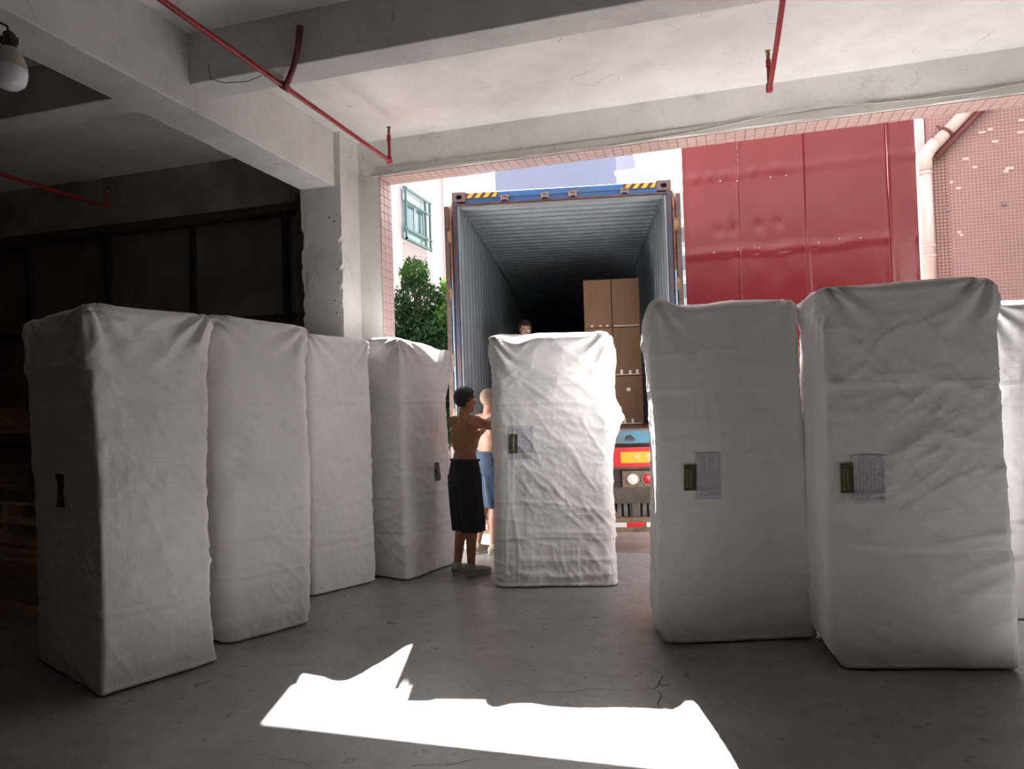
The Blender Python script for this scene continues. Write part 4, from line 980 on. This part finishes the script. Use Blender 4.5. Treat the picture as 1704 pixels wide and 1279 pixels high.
def add_hand(bm, wr, dirv, palm_n, side, curl=.5):
    # wr wrist, dirv towards the fingertips, palm_n out of the palm, side = direction of the thumb
    d = Vector(dirv).normalized(); pn = Vector(palm_n); pn = (pn-d*pn.dot(d)).normalized(); th = Vector(side); th = (th-d*th.dot(d)-pn*th.dot(pn)).normalized()
    wr = Vector(wr)
    for k, off in enumerate((.030, .011, -.009, -.027)):
        cap(bm, wr+d*.01+th*off*.6, wr+d*.085+th*off, .016, .0125, 10)
        b = wr+d*.088+th*off; ln = (.070, .078, .072, .056)[k]; a = curl; p = b; dd = d.copy()
        for j, f in enumerate((.45, .32, .23)):
            dd = (dd*math.cos(a)+pn*math.sin(a)).normalized(); q = p+dd*ln*f; cap(bm, p, q, .0092-.0006*j, .0086-.0008*j, 8); p = q; a = curl*.8
    b = wr+d*.025+th*.028; e = b+(d*.5+th*.75+pn*.25).normalized()*.04; cap(bm, b, e, .015, .0115, 10)
    e2 = e+(d*.85+th*.35+pn*.3).normalized()*.033; cap(bm, e, e2, .011, .0095, 8); cap(bm, e2, e2+(d*.9+pn*.4).normalized()*.025, .0095, .008, 8)
def add_head(bm, c, rot):
    T = lambda x, y, z: Vector(c)+rot @ Vector((x, y, z))
    ell(bm, T(0, -.012, .025), (.074, .094, .092), rot, 24)      # skull
    ell(bm, T(0, .030, -.045), (.056, .058, .068), rot, 20)      # jaw and face
    cap(bm, T(0, .072, -.088), T(0, .068, -.092), .020, .020)    # chin
    cap(bm, T(0, .088, .015), T(0, .104, -.022), .009, .014, 10)  # nose
    for s in (-1, 1):
        cap(bm, T(.012*s, .082, .032), T(.048*s, .068, .030), .011, .010, 8)   # brow
        ell(bm, T(.035*s, .060, -.020), (.022, .022, .022), rot, 12)  # cheek
        cap(bm, T(.074*s, -.008, .012), T(.072*s, .004, -.030), .013, .008, 8, .6, rot @ Vector((1, 0, 0)))  # ear
        ell(bm, T(.084*s, -.014, .012), (.006, .015, .020), rot, 10)
    cap(bm, T(-.018, .086, -.052), T(.018, .086, -.052), .0075, .0075, 8); cap(bm, T(-.015, .084, -.064), T(.015, .084, -.064), .008, .008, 8)
def person(loc, rz, label, J, skin, garments, hairm, hair_thick=.010, hair=True, curl=.45, group=None, hairlow=-.02):
    p = empty('person', loc, rz, label, 'person', group)
    V = {k: Vector(v) for k, v in J.items()}
    bm = bmesh.new(); up = (V['chest']-V['pelvis']).normalized(); fw = V.get('fwd', Vector((0, 1, 0))); xx = (V['shR']-V['shL']).normalized()
    fw = up.cross(xx)*-1 if False else xx.cross(up)*-1
    if fw.dot(Vector((0, 1, 0))) < 0: fw = -fw
    rot = Matrix((xx, fw, up)).transposed()
    ell(bm, V['pelvis']+up*.02, (.155, .110, .115), rot, 24)
    ell(bm, V['pelvis'].lerp(V['chest'], .42), (.132, .095, .15), rot, 24)
    ell(bm, V['chest']+up*.00, (.155, .108, .17), rot, 24)
    ell(bm, V['chest']+up*.10, (.150, .085, .085), rot, 20)
    for s, k in ((-1, 'L'), (1, 'R')):
        sh, el_, wr, hp, kn, an = (V[a+k] for a in ('sh', 'el', 'wr', 'hip', 'kn', 'an'))
        ell(bm, V['chest']+up*.06+xx*s*.075-fw*.055, (.068, .035, .09), rot, 14)   # shoulder blade
        ell(bm, V['chest']+up*.04+xx*s*.07+fw*.06, (.07, .04, .06), rot, 14)       # chest muscle
        cap(bm, V['neck']-up*.02, sh+up*.01, .045, .050); ell(bm, sh, (.062, .062, .065), rot, 16)
        cap(bm, sh, el_, .052, .040); cap(bm, sh.lerp(el_, .3), sh.lerp(el_, .6), .050, .046)
        cap(bm, el_, el_.lerp(wr, .4), .040, .039); cap(bm, el_.lerp(wr, .4), wr, .039, .026)
        hd = V.get('hd'+k, wr-el_); add_hand(bm, wr, hd, V.get('pn'+k, Vector((0, 0, -1))), V.get('th'+k, Vector((-s, 0, .3))), curl)
        cap(bm, hp, kn, .086, .056); cap(bm, kn, kn.lerp(an, .35)+(-fw)*.012, .054, .055); cap(bm, kn.lerp(an, .35)-fw*.012, an, .053, .034)
        ft = V['ft'+k]; cap(bm, an+Vector((0, 0, -.02)), an+ft*.10+Vector((0, 0, -.055)), .036, .030)
    cap(bm, V['neck']-up*.05, V['head']+Vector((0, 0, -.03)), .056, .052)
    hrot = Matrix.Rotation(V['hrot'].z, 3, 'Z') @ Matrix.Rotation(V['hrot'].x, 3, 'X') @ Matrix.Rotation(V['hrot'].y, 3, 'Y')
    add_head(bm, V['head'], hrot)
    body = fuse('body', bm, skin, p, .0065, 3)
    T = lambda x, y, z: V['head']+hrot @ Vector((x, y, z))
    EYW = mat('eye_white', (.7, .68, .65), .3)
    for s in (-1, 1):
        bm = bmesh.new(); ell(bm, T(.030*s, .070, .008), (.013, .013, .011), hrot, 12); ey = obj('eye', bm, EYW, p, True)
        bm = bmesh.new(); ell(bm, T(.030*s, .0815, .008), (.005, .003, .005), hrot, 8); obj('iris', bm, BLACK, ey, True)
        bm = bmesh.new(); cap(bm, T(.014*s, .089, .030), T(.046*s, .076, .032), .0035, .003, 6); obj('eyebrow', bm, hairm, p, True)
    if hair:
        bm = bmesh.new(); t = hair_thick; bmesh.ops.create_uvsphere(bm, u_segments=48, v_segments=32, radius=1)
        kill = []
        for v in bm.verts:
            x, y, z = v.co; nn = float(vn(x*9, y*9, z*9, 2))*.0025
            v.co = Vector((x*(.076+t+nn), y*(.096+t+nn)-.012, z*(.093+t+nn)+.026))
            if (v.co.y > .045 and v.co.z < .072) or v.co.z < hairlow-.045*(1 if v.co.y < -.03 else 0)+max(0, v.co.y)*.9: kill.append(v)
        bmesh.ops.delete(bm, geom=kill, context='VERTS')
        for v in bm.verts: v.co = V['head']+hrot @ v.co
        o = obj('hair', bm, hairm, p, True); s_ = o.modifiers.new('t', 'SOLIDIFY'); s_.thickness = .012; s_.offset = -1
    for g in garments: g(p, V, xx, fw, up, rot)
    return p
def shorts(m, frac=.95, loose=.118, name='shorts', length=None, waist=None):
    def f(p, V, xx, fw, up, rot):
        bm = bmesh.new()
        for q, r in ((.12, .152), (.06, .160), (-.02, .170), (-.09, .172)):
            c = V['pelvis']+up*q; n = 32; 
        rings = []
        for q, rx, ry in ((.125, .148, .108), (.10, .150, .110), (.04, .166, .124), (-.04, .178, .134), (-.12, .182, .138)):
            c = V['pelvis']+up*q; rings.append([bm.verts.new(c+xx*rx*math.cos(a)+fw*ry*math.sin(a)) for a in [2*PI*k/32 for k in range(32)]])
        for a, b in zip(rings, rings[1:]):
            for k in range(32): bm.faces.new((a[k], a[(k+1) % 32], b[(k+1) % 32], b[k]))
        bm.faces.new(rings[0]); bm.faces.new(rings[-1])
        for s, k in ((-1, 'L'), (1, 'R')):
            hp, kn = V['hip'+k], V['kn'+k]; e = hp.lerp(kn, frac); d = (kn-hp).normalized(); n = 28
            u = (xx-d*xx.dot(d)).normalized(); v_ = d.cross(u); rg = []
            for q in range(9):
                t = q/8; c = (hp+Vector((0, 0, .03))).lerp(e, t); r = .112+(loose-.112)*t
                rg.append([bm.verts.new(c+u*r*(1+.05*math.sin(a*3+t*3+s))*math.cos(a)+v_*r*(1+.05*math.sin(a*4+s))*math.sin(a)) for a in [2*PI*j/n for j in range(n)]])
            for a, b in zip(rg, rg[1:]):
                for j in range(n): bm.faces.new((a[j], a[(j+1) % n], b[(j+1) % n], b[j]))
            bm.faces.new(rg[0]); bm.faces.new(rg[-1])
        o = fuse(name, bm, m, p, .008, 2)
        me = o.data; co = np.empty(len(me.vertices)*3); me.vertices.foreach_get('co', co); co = co.reshape(-1, 3); no = np.empty(len(me.vertices)*3); me.vertices.foreach_get('normal', no); no = no.reshape(-1, 3)
        an = np.arctan2(no[:, 1], no[:, 0]); D = .006*np.sin(an*7+co[:, 2]*6)+.004*fbm(co[:, 0]*9, co[:, 1]*9, co[:, 2]*4, 7, 2)
        co += no*(D*np.clip((V['pelvis'].z+.05-co[:, 2])*4, .15, 1))[:, None]; me.vertices.foreach_set('co', co.ravel()); me.update()
        bm = bmesh.new(); c = V['pelvis']+up*.115; tube(bm, [c+xx*.152*math.cos(a)+fw*.112*math.sin(a) for a in [2*PI*k/32 for k in range(33)]], .012, 8, caps=False); obj('waistband', bm, m, o)
    return f
def shoes(m, sole):
    def f(p, V, xx, fw, up, rot):
        for k in 'LR':
            an, ft = V['an'+k], V['ft'+k].normalized(); z0 = an.z-.075; b = Vector((an.x, an.y, 0)); sd = Vector((ft.y, -ft.x, 0)); R3 = Matrix((sd, ft, Vector((0, 0, 1)))).transposed()
            bm = bmesh.new(); ell(bm, b+ft*-.015+Vector((0, 0, z0+.050)), (.040, .055, .045), R3); cap(bm, b+ft*.02+Vector((0, 0, z0+.055)), b+ft*.14+Vector((0, 0, z0+.035)), .040, .034); ell(bm, b+ft*.15+Vector((0, 0, z0+.032)), (.046, .065, .030), R3); cap(bm, b+Vector((0, 0, z0+.04)), b+Vector((0, 0, z0+.085)), .042, .044)
            sh = fuse('shoe', bm, m, p, .006, 3)
            bm = bmesh.new(); out = []
            for q in range(28):
                a = 2*PI*q/28; x = .046*math.cos(a)*(1.08 if math.sin(a) > 0 else .9); y = .070+.140*math.sin(a); out.append(b+sd*x+ft*y)
            lo = [bm.verts.new((v.x, v.y, z0)) for v in out]; hi = [bm.verts.new((v.x, v.y, z0+.024)) for v in out]
            bm.faces.new(lo[::-1]); bm.faces.new(hi)
            for i in range(28): bm.faces.new((lo[i], lo[(i+1) % 28], hi[(i+1) % 28], hi[i]))
            obj('sole', bm, sole, sh)
            bm = bmesh.new()
            for q in (.05, .075, .10): tube(bm, [b+ft*q+sd*-.022+Vector((0, 0, z0+.100-q*.35)), b+ft*q+Vector((0, 0, z0+.106-q*.35)), b+ft*q+sd*.022+Vector((0, 0, z0+.100-q*.35))], .003, 6)
            obj('lace', bm, sole, sh)['kind'] = 'stuff'
    return f
def shirt(m):
    def f(p, V, xx, fw, up, rot):
        bm = bmesh.new(); ell(bm, V['pelvis']+up*.04, (.165, .122, .12), rot, 24); ell(bm, V['pelvis'].lerp(V['chest'], .45), (.150, .112, .17), rot, 24); ell(bm, V['chest'], (.168, .122, .175), rot, 24); ell(bm, V['chest']+up*.10, (.160, .098, .092), rot, 20)
        for k in 'LR':
            sh, el_ = V['sh'+k], V['el'+k]; cap(bm, V['neck']-up*.045, sh, .052, .060); cap(bm, sh, sh.lerp(el_, .75), .064, .058)
        fuse('shirt', bm, m, p, .009, 2)
    return f
SK1 = mat('skin_tan', (.33, .15, .075), .45, var=.12, vscale=6); SK2 = mat('skin_light', (.28, .14, .09), .5, var=.08, vscale=6); SK3 = mat('skin_mid', (.40, .22, .14), .5)
HAIR = mat('black_hair', (.012, .010, .010), .55, bump=.002, bscale=220); HAIR2 = mat('shaved_hair', (.20, .13, .09), .7, bump=.001, bscale=250)
NAVY = mat('black_cotton', (.014, .014, .020), .85); DENIM = mat('blue_denim', (.016, .035, .07), .85, var=.35, vscale=9); CANV = mat('beige_shoe', (.34, .29, .22), .7, var=.3, vscale=14); SOLE = mat('shoe_sole', (.42, .38, .32), .7)
# man at the left bale: back to the camera, turned to the middle bale, both arms out to it
stand = dict(pelvis=(0, 0, .93), chest=(0, .015, 1.23), neck=(0, .01, 1.44), head=(.0, .035, 1.595), hrot=(R(-4), 0, R(-8)),
    shL=(-.165, .02, 1.39), shR=(.165, .02, 1.39), elL=(-.165, .22, 1.22), elR=(.215, .20, 1.345), wrL=(-.13, .34, 1.30), wrR=(.13, .335, 1.37),
    hdL=(.1, .5, .9), hdR=(-.1, .5, .9), pnL=(0, 1, 0), pnR=(0, 1, 0), thL=(1, 0, 0), thR=(-1, 0, 0),
    hipL=(-.075, 0, .88), hipR=(.075, 0, .88), knL=(-.075, .03, .49), knR=(.078, .015, .49), anL=(-.075, -.06, .078), anR=(.08, -.02, .078), ftL=(-.1, 1, 0), ftR=(.12, 1, 0))
person((-2.31, 6.26, 0), R(-32), 'shirtless tanned man in black knee shorts, seen from behind, pushing the middle bale', stand, SK1, [shorts(NAVY, 1.22, .110), shoes(CANV, SOLE)], HAIR, hair_thick=.012, curl=.15)
s2 = dict(stand); s2.update(hrot=(R(-3), 0, R(10)), elR=(.22, .16, 1.20), wrR=(.14, .33, 1.15), elL=(-.22, .14, 1.18), wrL=(-.12, .32, 1.22), anL=(-.10, -.10, .078), knL=(-.09, .0, .49))
person((-2.38, 7.16, 0), R(-35), 'shirtless pale man with shaved head and blue denim shorts behind the middle bale', s2, SK2, [shorts(DENIM, 1.0, .105), shoes(CANV, SOLE)], HAIR2, hair_thick=.002, curl=.15, hairlow=-.03)
# man inside the container, bent forward
bend = dict(pelvis=(0, -.28, .86), chest=(0, -.02, 1.08), neck=(0, .14, 1.20), head=(.0, .24, 1.27), hrot=(R(-22), 0, R(12)),
    shL=(-.17, .09, 1.16), shR=(.17, .09, 1.16), elL=(-.24, .20, .90), elR=(.24, .20, .90), wrL=(-.20, .40, .80), wrR=(.20, .40, .80), pnL=(0, .3, -1), pnR=(0, .3, -1), thL=(1, 0, 0), thR=(-1, 0, 0),
    hipL=(-.09, -.26, .82), hipR=(.09, -.26, .82), knL=(-.11, -.02, .46), knR=(.11, -.12, .46), anL=(-.12, -.12, .078), anR=(.12, -.36, .078), ftL=(-.1, 1, 0), ftR=(.1, 1, 0))
m3 = EYE+(RGT*((874-852)/1200)-UPV*((549-639.5)/1200)+FWD)*9.35
az = CY+PI; hx, hy = -.24*math.sin(az), .24*math.cos(az)
person((m3.x-hx, m3.y-hy, 1.226), az, 'dark haired man bending forward inside the container, only his head in view', bend, SK3, [shirt(mat('maroon_shirt', (.10, .02, .025), .85)), shorts(NAVY, 1.6, .085, 'trousers'), shoes(CANV, SOLE)], HAIR)
